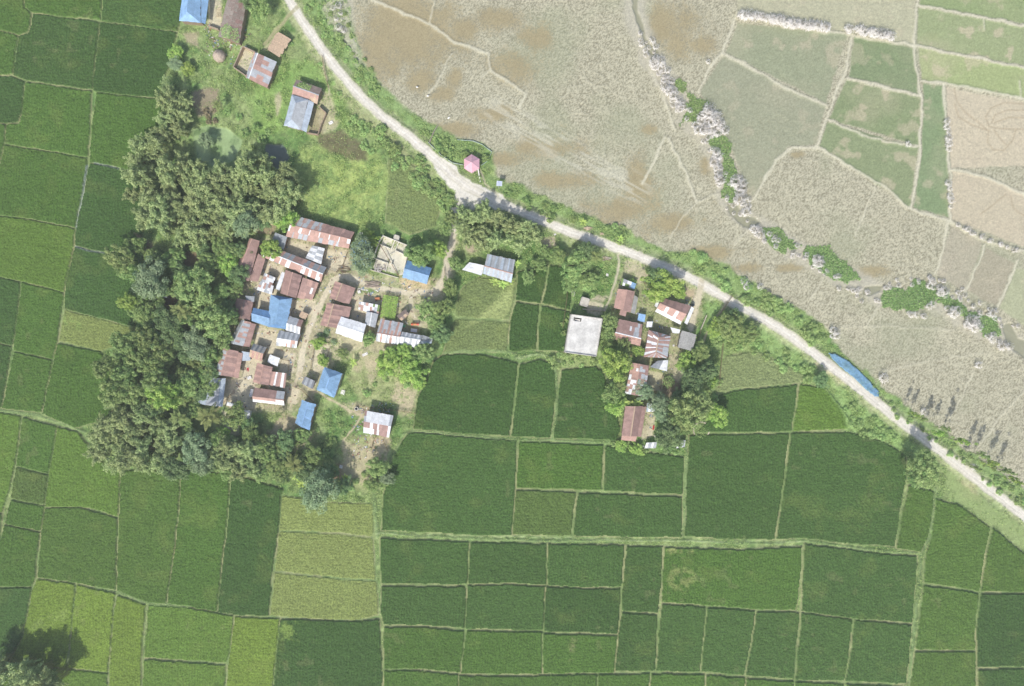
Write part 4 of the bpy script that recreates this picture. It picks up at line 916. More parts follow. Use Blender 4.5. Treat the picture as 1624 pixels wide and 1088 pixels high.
# ---- bushes: belts along the road, hedges, yard plants
BELTS = [
 ('bush',[(560,185),(585,195),(615,225),(655,258),(690,288),(712,312),(705,335),(680,310),(648,285),(615,262),(585,240),(560,215)],9,6,10,'light green bush in the thicket along the south side of the road','bushes along the south side of the road bend',1),
 ('broad',[(600,200),(625,222),(660,250),(690,280),(715,315),(715,330),(690,300),(650,270),(615,235)],13,7,11,'darker bush at the back of the road bend thicket','darker bushes of the road bend thicket',2),
 ('bush',[(478,12),(500,0),(515,20),(540,60),(565,95),(600,135),(600,160),(570,130),(540,90),(510,50)],8,4,7,'low bush on the verge north of the road at the top','low bushes on the upper road verge',3),
 ('broad',[(665,205),(690,212),(720,232),(760,238),(772,252),(740,258),(705,245)],9,5,8,'leafy bush inside the blue net fence by the pink pavilion','bushes around the pink pavilion',4),
 ('broad',[(772,285),(790,292),(850,318),(890,335),(935,358),(930,368),(880,350),(835,330),(790,305)],10,4,8,'dark green bush in the hedge north of the road','hedge bushes north of the road',5),
 ('bush',[(962,362),(985,355),(1000,368),(985,385),(962,378)],8,5,8,'bush of the small dark clump beside the wet stubble','bushes of the small clump by the wet stubble',6),
 ('bush',[(1068,408),(1100,398),(1150,425),(1205,460),(1250,485),(1290,512),(1310,550),(1290,550),(1240,510),(1190,480),(1140,450),(1095,425)],10,6,10,'bright green bush on the north verge of the eastern road','bushes on the north verge of the eastern road',7),
 ('bush',[(1400,650),(1440,660),(1500,705),(1560,745),(1640,800),(1640,820),(1590,785),(1520,730),(1450,680)],9,3,6,'small bush on the north verge of the south-eastern road','small bushes on the south-eastern verge',8),
 ('bush',[(1140,530),(1175,520),(1220,540),(1265,565),(1295,590),(1300,608),(1270,600),(1225,575),(1180,555),(1140,548)],9,6,9,'green bush on the south verge opposite the blue tarpaulin','bushes on the south verge of the eastern road',9),
 ('bush',[(1338,640),(1365,645),(1400,672),(1420,695),(1400,698),(1370,690),(1345,672)],8,4,8,'pale green bush on the verge above the light rice field','bushes on the verge above the light rice',10),
 ('bush',[(885,560),(940,568),(945,582),(890,585),(870,572)],9,5,8,'bush in the hedge below the concrete roof','hedge bushes below the concrete roof',11),
 ('broad',[(893,500),(905,495),(902,560),(888,560)],10,5,8,'bush squeezed between the rice and the concrete roof','bushes left of the concrete roof',12),
 ('bush',[(905,425),(950,430),(965,445),(950,470),(925,465),(905,470)],12,5,8,'bush in the rough garden left of the narrow path','garden bushes left of the narrow path',13),
 ('bush',[(560,650),(590,612),(640,618),(650,590),(600,600)],14,4,7,'bush on the dry meadow by the blue hipped roof','bushes on the dry meadow',14),
 ('bush',[(500,650),(545,655),(555,690),(540,730),(510,740),(495,690)],12,4,7,'bush on the weedy slope between worn blue roof and white striped house','bushes on the weedy slope',15),
 ('broad',[(425,690),(520,700),(525,745),(440,760)],15,6,9,'bush in the southern thicket','bushes of the southern thicket',16),
 ('bush',[(450,60),(500,90),(540,150),(520,150),(470,110),(440,90)],15,3,5,'low bush on the meadow between the houses and the road','low bushes on the northern meadow',17),
 ('bush',[(350,125),(400,135),(450,200),(410,215),(355,195)],14,3,6,'low bush on the meadow left of the hipped grey roof','low bushes left of the hipped grey roof',18),
 ('bush',[(530,180),(555,180),(565,215),(540,205)],10,4,7,'bush right of the wet walled yard','bushes right of the wet yard',19),
 ('broad',[(385,195),(420,205),(430,230),(405,240),(390,220)],13,5,8,'bush at the edge of the pale green pond','bushes around the pale green pond',20),
 ('bush',[(965,705),(1060,708),(1090,700),(1085,718),(1000,715)],10,4,7,'bush on the rice edge below the white shelters','bushes below the white shelters',23),
 ('bush',[(1100,540),(1118,545),(1140,600),(1135,640),(1120,620),(1110,580)],11,5,8,'bush along the eastern fence of the small hamlet','bushes along the eastern hamlet fence',24),
 ('bush',[(1020,425),(1045,430),(1040,470),(1025,465)],11,5,7,'bush between the scrap roof and the large bright tree','bushes beside the scrap roof',25),
 ('bush',[(600,595),(660,570),(668,615),(650,640),(640,600)],13,4,7,'bush at the rice edge of the dry meadow','bushes along the rice edge',26),
 ('bush',[(575,745),(612,745),(605,782),(560,782),(540,775)],11,4,7,'bush in the hedge along the pale field','hedge bushes above the pale field',27),
 ('olive',[(480,5),(540,-5),(555,30),(560,70),(600,120),(580,110),(530,50)],13,3,5,'dry olive shrub at the edge of the upper stubble','dry shrubs at the upper stubble edge',28),
 ('blue',[(503,522),(528,528),(530,548),(508,545)],7,4,6,'bluish garden plant below the rust double roof','garden plants below the rust double roof',29),
 ('dry',[(325,170),(340,168),(345,190),(330,195)],7,4,6,'dry brush heap beside the small palm','dry brush beside the small palm',30),
 ('bush',[(1370,600),(1400,625),(1450,662),(1440,668),(1390,632)],9,3,5,'small bush beyond the blue tarpaulin','small bushes beyond the blue tarpaulin',31),
 ('olive',[(1500,690),(1620,770),(1624,790),(1520,715)],12,3,6,'dry pale shrub among the young trees','dry shrubs among the young trees',32),
]
for kind, pts, sp, r0, r1, lab, grp, sd in BELTS:
    for x, y in fill(pts, sp * 1.3, 50 + sd):
        if vr.random() < (.3 if sd in (1, 4, 5, 7, 8, 9) else .12): continue
        bush(kind, x, y, vr.uniform(r0 * .85, r1) * 1.15, lab, grp)

# ---- white flowering grass tufts
KM = [kans_mesh(700 + k) for k in range(5)]
def tuft(px, py, s, label, group):
    z = 1.6 * s; p = W(px, py, z); gz = ground_z(p.x, p.y)
    o = link('kans_grass', KM[vr.randrange(5)], None, (p.x, p.y, gz - .03)); o.scale = (s, s, s * vr.uniform(.85, 1.15)); o.rotation_euler = (0, 0, vr.random() * 6.28)
    tag(o, label, 'tall grass', group, 'thing')
def along(pts, step, jit, s0, s1, label, group, seed):
    r = random.Random(seed)
    for (ax, ay), (bx, by) in zip(pts[:-1], pts[1:]):
        n = max(1, int(math.hypot(bx - ax, by - ay) / step))
        for k in range(n):
            t = (k + r.random()) / n
            tuft(ax + (bx - ax) * t + r.uniform(-jit, jit), ay + (by - ay) * t + r.uniform(-jit, jit), r.uniform(s0, s1), label, group)
g = 'white tufts along the northern bund'
along([(1174,22),(1210,27),(1250,34),(1290,40),(1318,43)], 4.2, 1.5, .8, 1.15, 'white plumed grass tuft in the long row on the northern bund', g, 1)
along([(1341,45),(1349,46)], 4, 1, .8, 1, 'white plumed grass tuft in the pair beyond the bund crossing', 'pair of tufts beyond the bund crossing', 2)
along([(1363,46),(1390,51),(1418,58)], 4.2, 1.5, .8, 1.1, 'white plumed grass tuft in the short eastern row of the bund', 'short eastern tuft row', 3)
for i, (pts, sp, s0, s1, lab) in enumerate((([(1034,90),(1048,92),(1068,122),(1072,140),(1062,148),(1050,128),(1040,108)], 7, .7, 1.1, 'pale grass tuft in the dry upper canal bed'),
     ([(1064,150),(1085,160),(1080,180),(1068,178)], 7, .6, .9, 'pale grass tuft left of the upper hyacinth patch'),
     ([(1108,188),(1125,172),(1142,185),(1156,208),(1145,212),(1120,212),(1100,205)], 7, .9, 1.3, 'big white grass tuft between the two upper hyacinth patches'),
     ([(1130,235),(1140,235),(1146,285),(1136,288)], 6, .8, 1.1, 'white grass tuft left of the narrow hyacinth strip'),
     ([(1165,278),(1178,280),(1192,325),(1186,340),(1172,318)], 7, .8, 1.2, 'white grass tuft at the lower end of the hyacinth strip'),
     ([(1190,362),(1208,365),(1212,375),(1196,374)], 6, .7, 1, 'white grass tuft beside the canal pool'),
     ([(1293,408),(1304,405),(1306,418),(1296,420)], 6, .7, 1, 'white grass tuft inside the middle hyacinth patch'),
     ([(1468,440),(1480,440),(1500,462),(1530,475),(1528,482),(1495,470),(1475,455)], 7, .6, .9, 'white grass tuft on the north bank of the eastern canal'),
     ([(1470,480),(1480,478),(1482,486),(1472,488)], 6, .7, .9, 'white grass tuft on the notch of the large hyacinth patch'),
     ([(1498,488),(1520,490),(1520,500),(1500,498)], 6, .7, 1, 'white grass tuft at the inner side of the large hyacinth patch'),
     ([(1530,510),(1552,506),(1556,518),(1538,522)], 6, .9, 1.2, 'big pale grass tuft below the eastern hyacinth strip'),
     ([(1566,490),(1578,488),(1582,498),(1570,500)], 6, .7, .9, 'white grass tuft at the eastern pool head'),
     ([(1565,530),(1580,530),(1578,540),(1568,538)], 6, .7, 1, 'white grass tuft at the lower end of the eastern hyacinth strip'),
     ([(1583,540),(1600,545),(1606,552),(1590,552)], 6, .7, 1, 'white grass tuft on the west bank of the eastern pool'),
     ([(1440,496),(1465,496),(1468,502),(1445,500)], 6, .6, .8, 'white grass tuft below the large hyacinth patch'),
     ([(1020,72),(1030,60),(1040,60),(1045,75),(1038,82)], 8, .5, .7, 'low pale grass tuft at the upper canal'),
     ([(1180,445),(1210,450),(1205,460),(1180,455)], 8, .6, .8, 'pale grass tuft between road bushes and stubble'),
     ([(530,0),(545,20),(550,50),(535,45),(520,15)], 9, .5, .8, 'pale dry grass tuft between the upper road and wet stubble'),
     ([(1318,522),(1328,524),(1328,534),(1320,534)], 6, .7, .9, 'white grass tuft at the bush end by the stubble'))):
    for x, y in fill(pts, sp * 1.05, 200 + i): tuft(x, y, vr.uniform(s0 * .6, s1), lab, lab.split(' tuft ')[0] + ' tufts ' + lab.split(' tuft ')[1])
along([(1018,60),(1045,115),(1078,165),(1112,205),(1140,250),(1160,330),(1200,368),(1270,400),(1340,452),(1400,480)], 6, 11, .3, .6, 'low pale grass tuft scattered along the dry canal bed', 'low tufts along the canal bed', 30)
along([(1400,452),(1480,440),(1530,470),(1590,510),(1610,520)], 7, 7, .3, .55, 'low pale grass tuft on the north bank of the eastern canal end', 'low tufts on the eastern canal bank', 34)
along([(1503,193),(1505,215),(1506,240)], 6, 1.5, .5, .75, 'small white grass tuft on the bund beside the bare ploughed field', 'small tufts beside the bare field', 31)
along([(1506,290),(1509,330)], 6, 2, .45, .7, 'small white grass tuft on the lower bund beside the bare field', 'small tufts on the lower bund', 32)
along([(1514,352),(1560,378),(1596,393),(1624,400)], 8, 3, .4, .65, 'small pale grass tuft on the bund below the bare field', 'small tufts below the bare field', 33)
for x, y, s, lab in ((1402,600,1.0,'lone white grass tuft near the blue tarpaulin'),(1553,579,.8,'lone white grass tuft on the lower stubble bund'),(1441,228,.6,'lone small white grass tuft between two green grey parcels'),(1123,97,.5,'lone pale grass tuft on the slanting bund'),(1466,652,.7,'lone pale grass tuft among young trees'),(1545,742,.7,'lone pale grass tuft on the south-eastern verge')):
    tuft(x, y, s, lab, None)

# ---- scattered cover
def scatter(name, pts_xyz, size, mat, label, cat, seed, up=.9, ratio=.5):
    rs = np.random.RandomState(seed); n = len(pts_xyz)
    sz = size * (.6 + .8 * rs.rand(n))
    V, F, t = leaves(pts_xyz, np.tile([0, 0, up], (n, 1)), sz, sz * ratio, .45 + rs.normal(0, .3, n), rs, .6)
    o = link(name, mesh_np(name, V, F, mat, np.stack([t, t, t], 1)))
    o['kind'] = 'stuff'; return tag(o, label, cat)
for i, (p, lab) in enumerate((([(1066,128),(1078,124),(1090,145),(1118,158),(1122,170),(1108,176),(1105,195),(1080,197),(1088,172),(1095,158),(1075,145)],'bright green floating weed in the upper canal'),
          ([(1120,215),(1145,213),(1160,230),(1158,245),(1166,270),(1166,320),(1150,320),(1145,275),(1146,245),(1125,232)],'bright green floating weed strip in the narrow canal'),
          ([(1208,362),(1235,362),(1265,390),(1242,404),(1215,385)],'bright green floating weed patch below the canal pool'),
          ([(1273,388),(1310,393),(1335,410),(1365,440),(1342,450),(1300,430),(1280,410)],'bright green floating weed patch in the middle canal'),
          ([(1400,460),(1438,455),(1450,443),(1475,453),(1520,478),(1545,495),(1580,503),(1584,532),(1560,532),(1535,510),(1515,492),(1490,478),(1470,486),(1455,496),(1430,490),(1400,490)],'large bright green floating weed patch in the eastern canal'))):
    sl, d = sdf(p, 8, 5.0); m = d > (fbm(9, 94)[sl] - .5) * 15
    rs = np.random.RandomState(800 + i); rep = 4
    x = np.repeat(PX[sl][m], rep) + rs.uniform(-1, 1, rep * m.sum()); y = np.repeat(PY[sl][m], rep) + rs.uniform(-1, 1, rep * m.sum())
    lump = np.repeat(fbm(7, 95)[sl][m], rep)
    P = np.stack([(x - CX) * S, (CY - y) * S, .05 + .55 * rs.rand(len(x)) * lump * 1.6], 1)
    scatter('water_hyacinth', P, .36, LM['hyacinth'], lab, 'water plants', 820 + i, .8, .8)
wm = np.clip(weed, 0, 1) * (label == 0)
rs = np.random.RandomState(900)
lump = ss(.40, .72, fbm(11, 96) * .75 + fbm(45, 93) * .25)
dens = wm * (0.2 + 2.6 * lump)
reps = np.minimum(3, (dens + rs.rand(NY, NX)).astype(int)).ravel()
pick = np.repeat(np.arange(NY * NX), reps)
x = PX.ravel()[pick] + rs.uniform(-.8, .8, len(pick)); y = PY.ravel()[pick] + rs.uniform(-.8, .8, len(pick))
n8 = (lump * fbm(5, 97) * 1.6).ravel()[pick]
P = np.stack([(x - CX) * S, (CY - y) * S, hgt.ravel()[pick] + .05 + .95 * (.35 + .65 * rs.rand(len(x))) * n8], 1)
scatter('weeds', P, .42, LM['weed'], 'low green weeds and grass between houses, hedges and road', 'weeds', 901)
print('plants', round(time.time() - T0, 1), len(bpy.data.objects), 'weeds', len(P))
HAZE = 0.0003
# ================================================================= HOUSES
hr_ = random.Random(21)
PAL = {'rust': (172, 141, 132), 'rustd': (156, 128, 121), 'rustl': (194, 158, 145), 'zinc': (186, 190, 194), 'zincd': (158, 163, 168), 'white': (238, 240, 242), 'blue': (138, 174, 208), 'blued': (110, 150, 194),
       'pblue': (150, 188, 228), 'grey': (168, 167, 163), 'brown': (152, 136, 127), 'straw': (200, 176, 150), 'thatch': (158, 147, 137), 'bluegrey': (186, 198, 210), 'char': (128, 132, 138), 'green': (120, 145, 85), 'pink': (226, 178, 190)}
def pc(n, v=.07):
    c = np.array(C(*PAL[n])); return tuple(np.clip(c * (1 + hr_.uniform(-v, v)), 0, .92))

def roof(parent, base, p, he, hr, cols, f=.5, hip=(0, 0), n=None, rows=2, name='roof', over=.04, rag=.0, mat=None, cap=None, patches=(), mono=False, sag=0.0):
    """p: four eave corners as seen in the photo. p0-p1 and p3-p2 are the ends, ridge between them. cols: (left slope, right slope),
    each a list of sheet colours used in turn or a function of (sheet, row)."""
    z = he
    q = [W(*c, z) for c in p]
    mb = MB()
    def slope(A0, A1, B0, B1, cl, side):
        """A0-A1 eave, B0-B1 ridge"""
        L = ((A1 - A0).length + (B1 - B0).length) / 2
        k = n or max(2, round(L / .7))
        ph = 0
        for i in range(k):
            t0, t1 = i / k - .012, (i + 1) / k + .012
            t0, t1 = max(0, t0), min(1, t1)
            rg = hr_.uniform(-rag, rag)
            for r in range(rows):
                v0, v1 = r / rows - (.02 if r else rg), (r + 1) / rows
                c = cl(i, r) if callable(cl) else pc(cl[(i + ph) % len(cl)] if isinstance(cl, (list, tuple)) else cl)
                dz = .012 * (i % 2) + .02 * (r == 0) * -1 + hr_.uniform(-.012, .012)
                pts = []
                for (t, v) in ((t0, v0), (t1, v0), (t1, v1), (t0, v1)):
                    P = A0.lerp(A1, t).lerp(B0.lerp(B1, t), v); P = P + Vector((0, 0, dz - sag * math.sin(math.pi * t)))
                    pts.append(P)
                if (pts[1] - pts[0]).cross(pts[3] - pts[0]).z < 0: pts.reverse()
                mb.face(pts, c)
                dn = Vector((0, 0, -.03)); mb.face([x + dn for x in reversed(pts)], tuple(np.array(c) * .9))
                for a in range(4): mb.face([pts[a] + dn, pts[(a + 1) % 4] + dn, pts[(a + 1) % 4], pts[a]], c)
    up = Vector((0, 0, hr))
    if mono:      # p0-p1 is the high edge
        slope(q[3], q[2], q[0] + up, q[1] + up, cols[0], 0)
        o = mb.build(name, mat or M['roof'], parent, base); return o
    R0 = q[0].lerp(q[1], f) + up; R1 = q[3].lerp(q[2], f) + up
    r0 = R0.lerp(R1, hip[0]); r1 = R1.lerp(R0, hip[1])
    slope(q[0], q[3], r0, r1, cols[0], 0)
    slope(q[1], q[2], r0, r1, cols[1], 1)
    if hip[0]: slope(q[0], q[1], r0, r0 + (q[1] - q[0]) * .001, cols[-1], 2)
    if hip[1]: slope(q[3], q[2], r1, r1 + (q[2] - q[3]) * .001, cols[-1], 3)
    o = mb.build(name, mat or M['roof'], parent, base)
    if cap:
        cb = MB(); w = .17; d = (r1 - r0).normalized(); s = d.cross(Vector((0, 0, 1))); e = Vector((0, 0, .07))
        a, b = r0 - d * .03 + e, r1 + d * .03 + e
        for sg in (1, -1):
            pts = [a, b, b + s * sg * w - Vector((0, 0, .06)), a + s * sg * w - Vector((0, 0, .06))]
            if (pts[1] - pts[0]).cross(pts[3] - pts[0]).z < 0: pts.reverse()
            cb.face(pts, pc(cap)); cb.face([x - Vector((0, 0, .02)) for x in reversed(pts)], pc(cap))
        cb.build('ridge_cap', M['roof'], o, base)   # sub-part, shares the frame of its roof
    return o

def walls(parent, base, p, he, hr, f=.5, hip=(0, 0), c=(150, 130, 110), inset=.42, mono=False, mat=None, name='wall'):
    q = [W(*a, he) for a in p]; cen = sum(q, Vector()) / 4
    i = []
    for a in q:
        d = cen - a; d.z = 0; i.append(a + d.normalized() * inset * 1.3)
    gz = -.25
    mb = MB(); cc = C(*c); drop = .08
    tops = [he - drop] * 4
    if mono: tops = [he + hr * .88 - drop, he + hr * .88 - drop, he + hr * .1 - drop, he + hr * .1 - drop]
    for k in range(4):
        a, b = i[k], i[(k + 1) % 4]; ta, tb = tops[k], tops[(k + 1) % 4]
        pts = [Vector((a.x, a.y, gz)), Vector((b.x, b.y, gz)), Vector((b.x, b.y, tb)), Vector((a.x, a.y, ta))]
        if not mono and k in (0, 2) and not hip[0 if k == 0 else 1]:
            ff = f if k == 0 else 1 - f
            m = a.lerp(b, ff); pts.insert(3, Vector((m.x, m.y, he + hr * .86 - drop)))
        mb.face(pts, cc)
    return mb.build(name, mat or M['wall'], parent, base)

STR = lambda a, b, k=2: [a] * 1 + [b] * (k - 1)
def rnd(*names):
    return lambda i, r: pc(hr_.choice(names), .09)
def alt(a, b, ka=1, kb=1, rowmix=.15):
    def fn(i, r):
        n = a if (i % (ka + kb)) < ka else b
        if hr_.random() < rowmix: n = a if n == b else b
        return pc(n, .08)
    return fn

def house(name, label, cat, p, he=2.4, hr=1.0, cols=('rust', 'rust'), f=.5, hip=(0, 0), wall=(152, 134, 116), extra=(), mat=None, cap=None, n=None, rows=2, rag=0.03, mono=False, group=None, sag=0.0, nowall=False):
    he *= 1.15; hr *= 1.15; extra = [(e[0], e[1], e[2] * 1.15, e[3] * 1.15, e[4]) for e in extra]
    q = [W(*c, he) for c in p]; cen = sum(q, Vector()) / 4; gz = ground_z(cen.x, cen.y)
    base = Vector((cen.x, cen.y, 0))
    o = empty(name, base, label, cat, group)
    roof(o, base, p, he, hr, cols, f, hip, n, rows, cap=cap, rag=rag, mono=mono, mat=mat, sag=sag)
    if nowall:
        for a in p:
            b = W(*a, he); d = (Vector((cen.x, cen.y, he)) - b); b = b + d.normalized() * .3
            mb = MB(); mb.tube([(b.x, b.y, -.2), (b.x, b.y, he + .02)], .07, C(120, 100, 80), 6); mb.build('post', M['wood'], o, base)
    else: walls(o, base, p, he, hr, f, hip, wall, mono=mono)
    for e in extra:      # lean-tos and verandahs: (name, corners high edge first, low height, rise, colours)
        nm, pp, h2, r2, c2 = e[:5]
        roof(o, base, pp, h2, r2, (c2, c2), mono=True, name=nm, rows=1, rag=rag)
        qq = [W(*a, h2) for a in pp]
        for a in (qq[2], qq[3]):
            mb = MB(); d = (sum(qq, Vector()) / 4 - a); d.z = 0; a = a + d.normalized() * .25
            mb.tube([(a.x, a.y, -.2), (a.x, a.y, h2 + .03)], .06, C(130, 112, 92), 6); mb.build('post', M['wood'], o, base)
    return o

# ---- north end
house('house', 'blue hipped roof house cut by the top edge of the photo', 'house', [(291,-25),(318,-27),(318,36),(284,33)], 2.9, 1.3, (['pblue'], ['blue'], ['pblue']), f=.45, hip=(.1,.2), n=12,
      extra=[('verandah_roof', [(320,-25),(320,37),(326,38),(334,-25)], 2.5, .35, ['blue'])])
house('long_house', 'long grey brown thatched roof with creeper over its southern end', 'house', [(363,-12),(392,-4),(379,70),(346,58)], 2.3, 1.2, (rnd('brown','thatch'), rnd('brown','thatch','rustd')), f=.55, mat=M['thatch'], rows=3)
house('shed', 'square zinc and rust chequered roof in a walled yard', 'house', [(403,83),(439,98),(423,139),(389,123)], 2.6, .7, (rnd('zinc','zinc','rustl'), rnd('rustl','zinc','rustl','zinc','rust')), f=.2, cap='white', rows=3, n=7)
house('shelter', 'low straw coloured bamboo roof shelter near the road', 'shelter', [(440,50),(461,62),(443,91),(424,79)], 1.8, .35, (['straw'], ['straw']), mat=M['thatch'], nowall=True, rag=.12, n=10, wall=(170,150,120))
house('house', 'bluish grey hipped roof house with verandah by the wet yard', 'house', [(463,150),(489,158),(477,206),(450,199)], 2.8, 1.2, (['bluegrey'], ['zinc'], ['bluegrey']), f=.45, hip=(.25,.22), n=14, cap='zinc', wall=(170,160,150),
      extra=[('verandah_roof', [(490,159),(478,206),(486,210),(498,163)], 2.4, .35, ['bluegrey'])])
house('shed', 'rust brown shed with weeds on its north slope behind the hipped grey roof', 'shed', [(470,126),(463,150),(503,165),(511,140)], 2.3, .8, (lambda i, r: pc('green' if (hr_.random() < .35 and 0 < i < 7) else 'brown'), rnd('rustl','rustl','straw')), f=.5, cap='zinc')
# ---- western village
house('long_house', 'longest rusty striped roof at the north edge of the village', 'house', [(469,342),(453,375),(553,394),(562,368)], 2.7, 1.0, (lambda i, r: pc(('zinc' if i % 3 != 1 else 'rustl') if i < 12 else ('rust' if i % 4 else 'rustl'), .08), lambda i, r: pc(('rustl' if i % 4 else 'white') if r else hr_.choice(['rustl','zinc','rustl']), .08)), f=.47, n=25, cap='rustl', wall=(160,140,120))
house('shed', 'plain grey sheet roof under the bright tree by the longest roof', 'shed', [(437,369),(456,376),(450,396),(428,390)], 2.2, .3, (['zincd'],), mono=True, n=4)
house('long_house', 'narrow striped roof of zinc and rust in the village middle', 'house', [(430,391),(416,407),(509,447),(518,424)], 2.5, .9, (lambda i, r: pc('rust' if 9 < i < 14 else ('zincd' if i % 3 < 2 else 'rustl'), .07), lambda i, r: pc('rustl' if 9 < i < 14 else ('white' if i % 3 == 0 else 'rustl'), .07)), f=.48, n=23, cap='white')
house('shed', 'small pale zinc roof between longest roof and narrow striped roof', 'shed', [(495,389),(515,394),(509,419),(484,409)], 2.2, .6, (['zinc','white'], ['white','zinc']), f=.55, n=5)
house('long_house', 'long maroon roof at the village west edge under the trees', 'house', [(396,378),(412,382),(395,446),(367,438)], 2.7, 1.1, (['rustl'], ['rust']), f=.36, cap='rustl', n=14, extra=[('verandah_roof', [(410,402),(396,445),(409,447),(421,411)], 2.2, .3, ['rust'])])
house('house', 'brown gabled roof with pale streaks north of the bright blue roof', 'house', [(453,428),(479,437),(470,473),(444,465)], 2.6, 1.0, (['rust'], ['rustd','rust']), cap='rustl', n=7, rows=3,
      extra=[('white_sheet_roof', [(453,433),(444,461),(437,458),(447,431)], 2.1, .4, ['white'])])
house('shed', 'brown patched roof joined to the east of the streaked brown roof', 'shed', [(481,440),(506,449),(495,476),(471,472)], 2.4, .35, (lambda i, r: pc('white' if (i == 4 and r == 1) else hr_.choice(['rust','rust','rustl']), .07),), mono=True, n=6, rows=3)
house('shed', 'scrap shed patched with white and rusty sheets', 'shed', [(420,433),(436,440),(430,467),(408,460)], 2.0, .3, (rnd('white','zinc','rustl','white'), rnd('zinc','white','rust')), n=6, rows=3, rag=.15)
# bright blue L-shaped house
pB = [(429,467),(464,473),(453,522),(424,518)]
b0 = house('house', 'bright blue L shaped roof house, largest blue roof of the village', 'house', pB, 2.9, 1.2, (['blue'], ['blue'], ['blued']), hip=(.12,.12), n=16, wall=(190,180,165))
pW = [(402,488),(399,509),(428,519),(430,494)]
roof(b0, b0.location, pW, 3.1, .9, (['blued'], ['blue']), f=.45, name='wing_roof', cap='pblue', n=8); walls(b0, b0.location, pW, 3.1, .9, .45, c=(190,180,165), name='wing_wall')
house('house', 'dark maroon roof left of the bright blue roof', 'house', [(375,473),(402,478),(396,508),(370,502)], 2.5, .9, (['rustd'], ['rustd']), f=.55, cap='brown', n=8, extra=[('grey_sheet_roof', [(389,469),(404,470),(403,479),(391,478)], 2.7, .1, ['zincd'])])
house('house', 'zinc and rust banded roof below the dark maroon roof', 'house', [(383,507),(398,511),(386,549),(362,543)], 2.6, 1.0, (['zincd','zincd','grey'], alt('rustl','zinc')), f=.42, n=10, cap='zinc', rows=2, extra=[('lean_to_roof', [(397,512),(385,549),(396,550),(406,514)], 2.2, .4, ['rust'])])
house('house', 'rust roof with regular white bands above the grey house', 'house', [(353,551),(378,557),(370,598),(341,593)], 2.6, 1.0, (alt('rust','zinc',1,1,.05), alt('rust','rustl',2,1,.1)), f=.42, n=10, cap='rustl', extra=[('lean_to_roof', [(378,559),(370,598),(378,600),(385,560)], 2.2, .35, ['rustl'])])
house('house', 'smooth grey sheet roof house at the south-western village corner', 'house', [(330,598),(350,600),(345,645),(313,639)], 2.8, .9, (['bluegrey'], ['zinc']), f=.45, n=12, cap='bluegrey', wall=(180,180,180), extra=[('verandah_roof', [(349,600),(345,644),(353,645),(358,600)], 2.4, .3, ['bluegrey'])])
house('shed', 'tiny grey roofed shed with white front south of the sandy yard', 'shed', [(383,649),(397,651),(394,667),(380,662)], 2.2, .5, (['zinc'], ['zinc','white']), n=4, wall=(235,235,232))
house('shed', 'tiny low shed of white and rusty scraps beside the coconut palm', 'shed', [(361,637),(378,641),(376,646),(359,643)], 1.6, .2, (rnd('white','rustl','white'),), mono=True, n=5)
house('house', 'rust gabled roof with striped east wing near the path', 'house', [(408,575),(432,582),(426,611),(401,606)], 2.6, .9, (['rustl','rust'], ['rust','rustl']), cap='rustl', n=7, extra=[('lean_to_roof', [(431,589),(455,592),(452,615),(425,610)], 2.3, .25, lambda i, r: pc('white' if i in (2, 5) else hr_.choice(['rust','rustl'])))])
house('house', 'rust roof with white south eave and zinc east end', 'house', [(404,615),(401,637),(451,643),(452,621)], 2.6, .9, (lambda i, r: pc('zinc' if i >= 9 else 'rust', .08), lambda i, r: pc('white' if (r == 0 or i >= 9) else 'rustl', .07)), f=.6, n=12, cap='rustl')
house('shelter', 'small white plastic roof beside a sandy pen', 'shelter', [(428,562),(444,568),(440,581),(424,574)], 2.0, .25, (['white'], ['white']), n=4, nowall=True, mat=M['cloth'])
house('hut', 'small hut with grey north slope and orange bamboo south slope', 'hut', [(402,545),(395,566),(415,573),(423,551)], 2.2, .9, (['char','grey'], ['straw','rustl']), f=.45, mat=M['thatch'])
house('shed', 'pale square sheet roof beside the striped rust roof', 'shed', [(384,557),(397,559),(397,572),(383,572)], 1.9, .2, (['bluegrey'],), mono=True, n=4)
house('shed', 'zinc and rust roof close to the east side of bright blue roof', 'shed', [(459,501),(453,524),(475,530),(481,508)], 2.4, .8, (lambda i, r: pc('rust' if i >= 5 else 'zinc'), ['white','zinc']), n=7)
house('shed', 'grey and dirty white roof south-east of the bright blue roof', 'shed', [(443,524),(438,548),(470,552),(477,530)], 2.3, .8, (['zincd','zinc'], lambda i, r: pc(hr_.choice(['white','white','zinc','rustl']))), n=9)
house('hut', 'tiny straw roof hut beside the village path', 'hut', [(478,493),(489,498),(484,507),(474,502)], 1.7, .3, (['straw'], ['straw']), mat=M['thatch'], n=5, rag=.1)
house('house', 'upper of the two rust brown roofs on the path bend', 'house', [(532,446),(556,454),(546,481),(522,472)], 2.7, 1.0, (['rustl','rust'], ['rust']), f=.5, cap='straw', n=8, extra=[('lean_to_roof', [(555,454),(545,480),(554,482),(564,457)], 2.4, .3, ['rust'])])
house('house', 'lower of the two rust brown roofs, above the white roof', 'house', [(519,480),(546,485),(538,521),(508,516)], 2.7, 1.0, (['rust','rustl'], ['rust','rustd','rustl']), f=.42, cap='straw', n=10, rows=3, extra=[('lean_to_roof', [(545,485),(538,520),(549,522),(557,487)], 2.4, .3, ['rust'])])
house('house', 'clean white roof, brightest of the village, beside the brown double roof', 'house', [(541,502),(532,528),(574,543),(581,514)], 2.9, .6, (['white'], ['white']), f=.5, n=11, cap='white', wall=(225,225,222))
house('shed', 'small zinc gable roof right of the clean white roof', 'shed', [(581,494),(600,498),(595,520),(579,514)], 2.3, .6, (['zinc'], ['zinc']), n=6, cap='white')
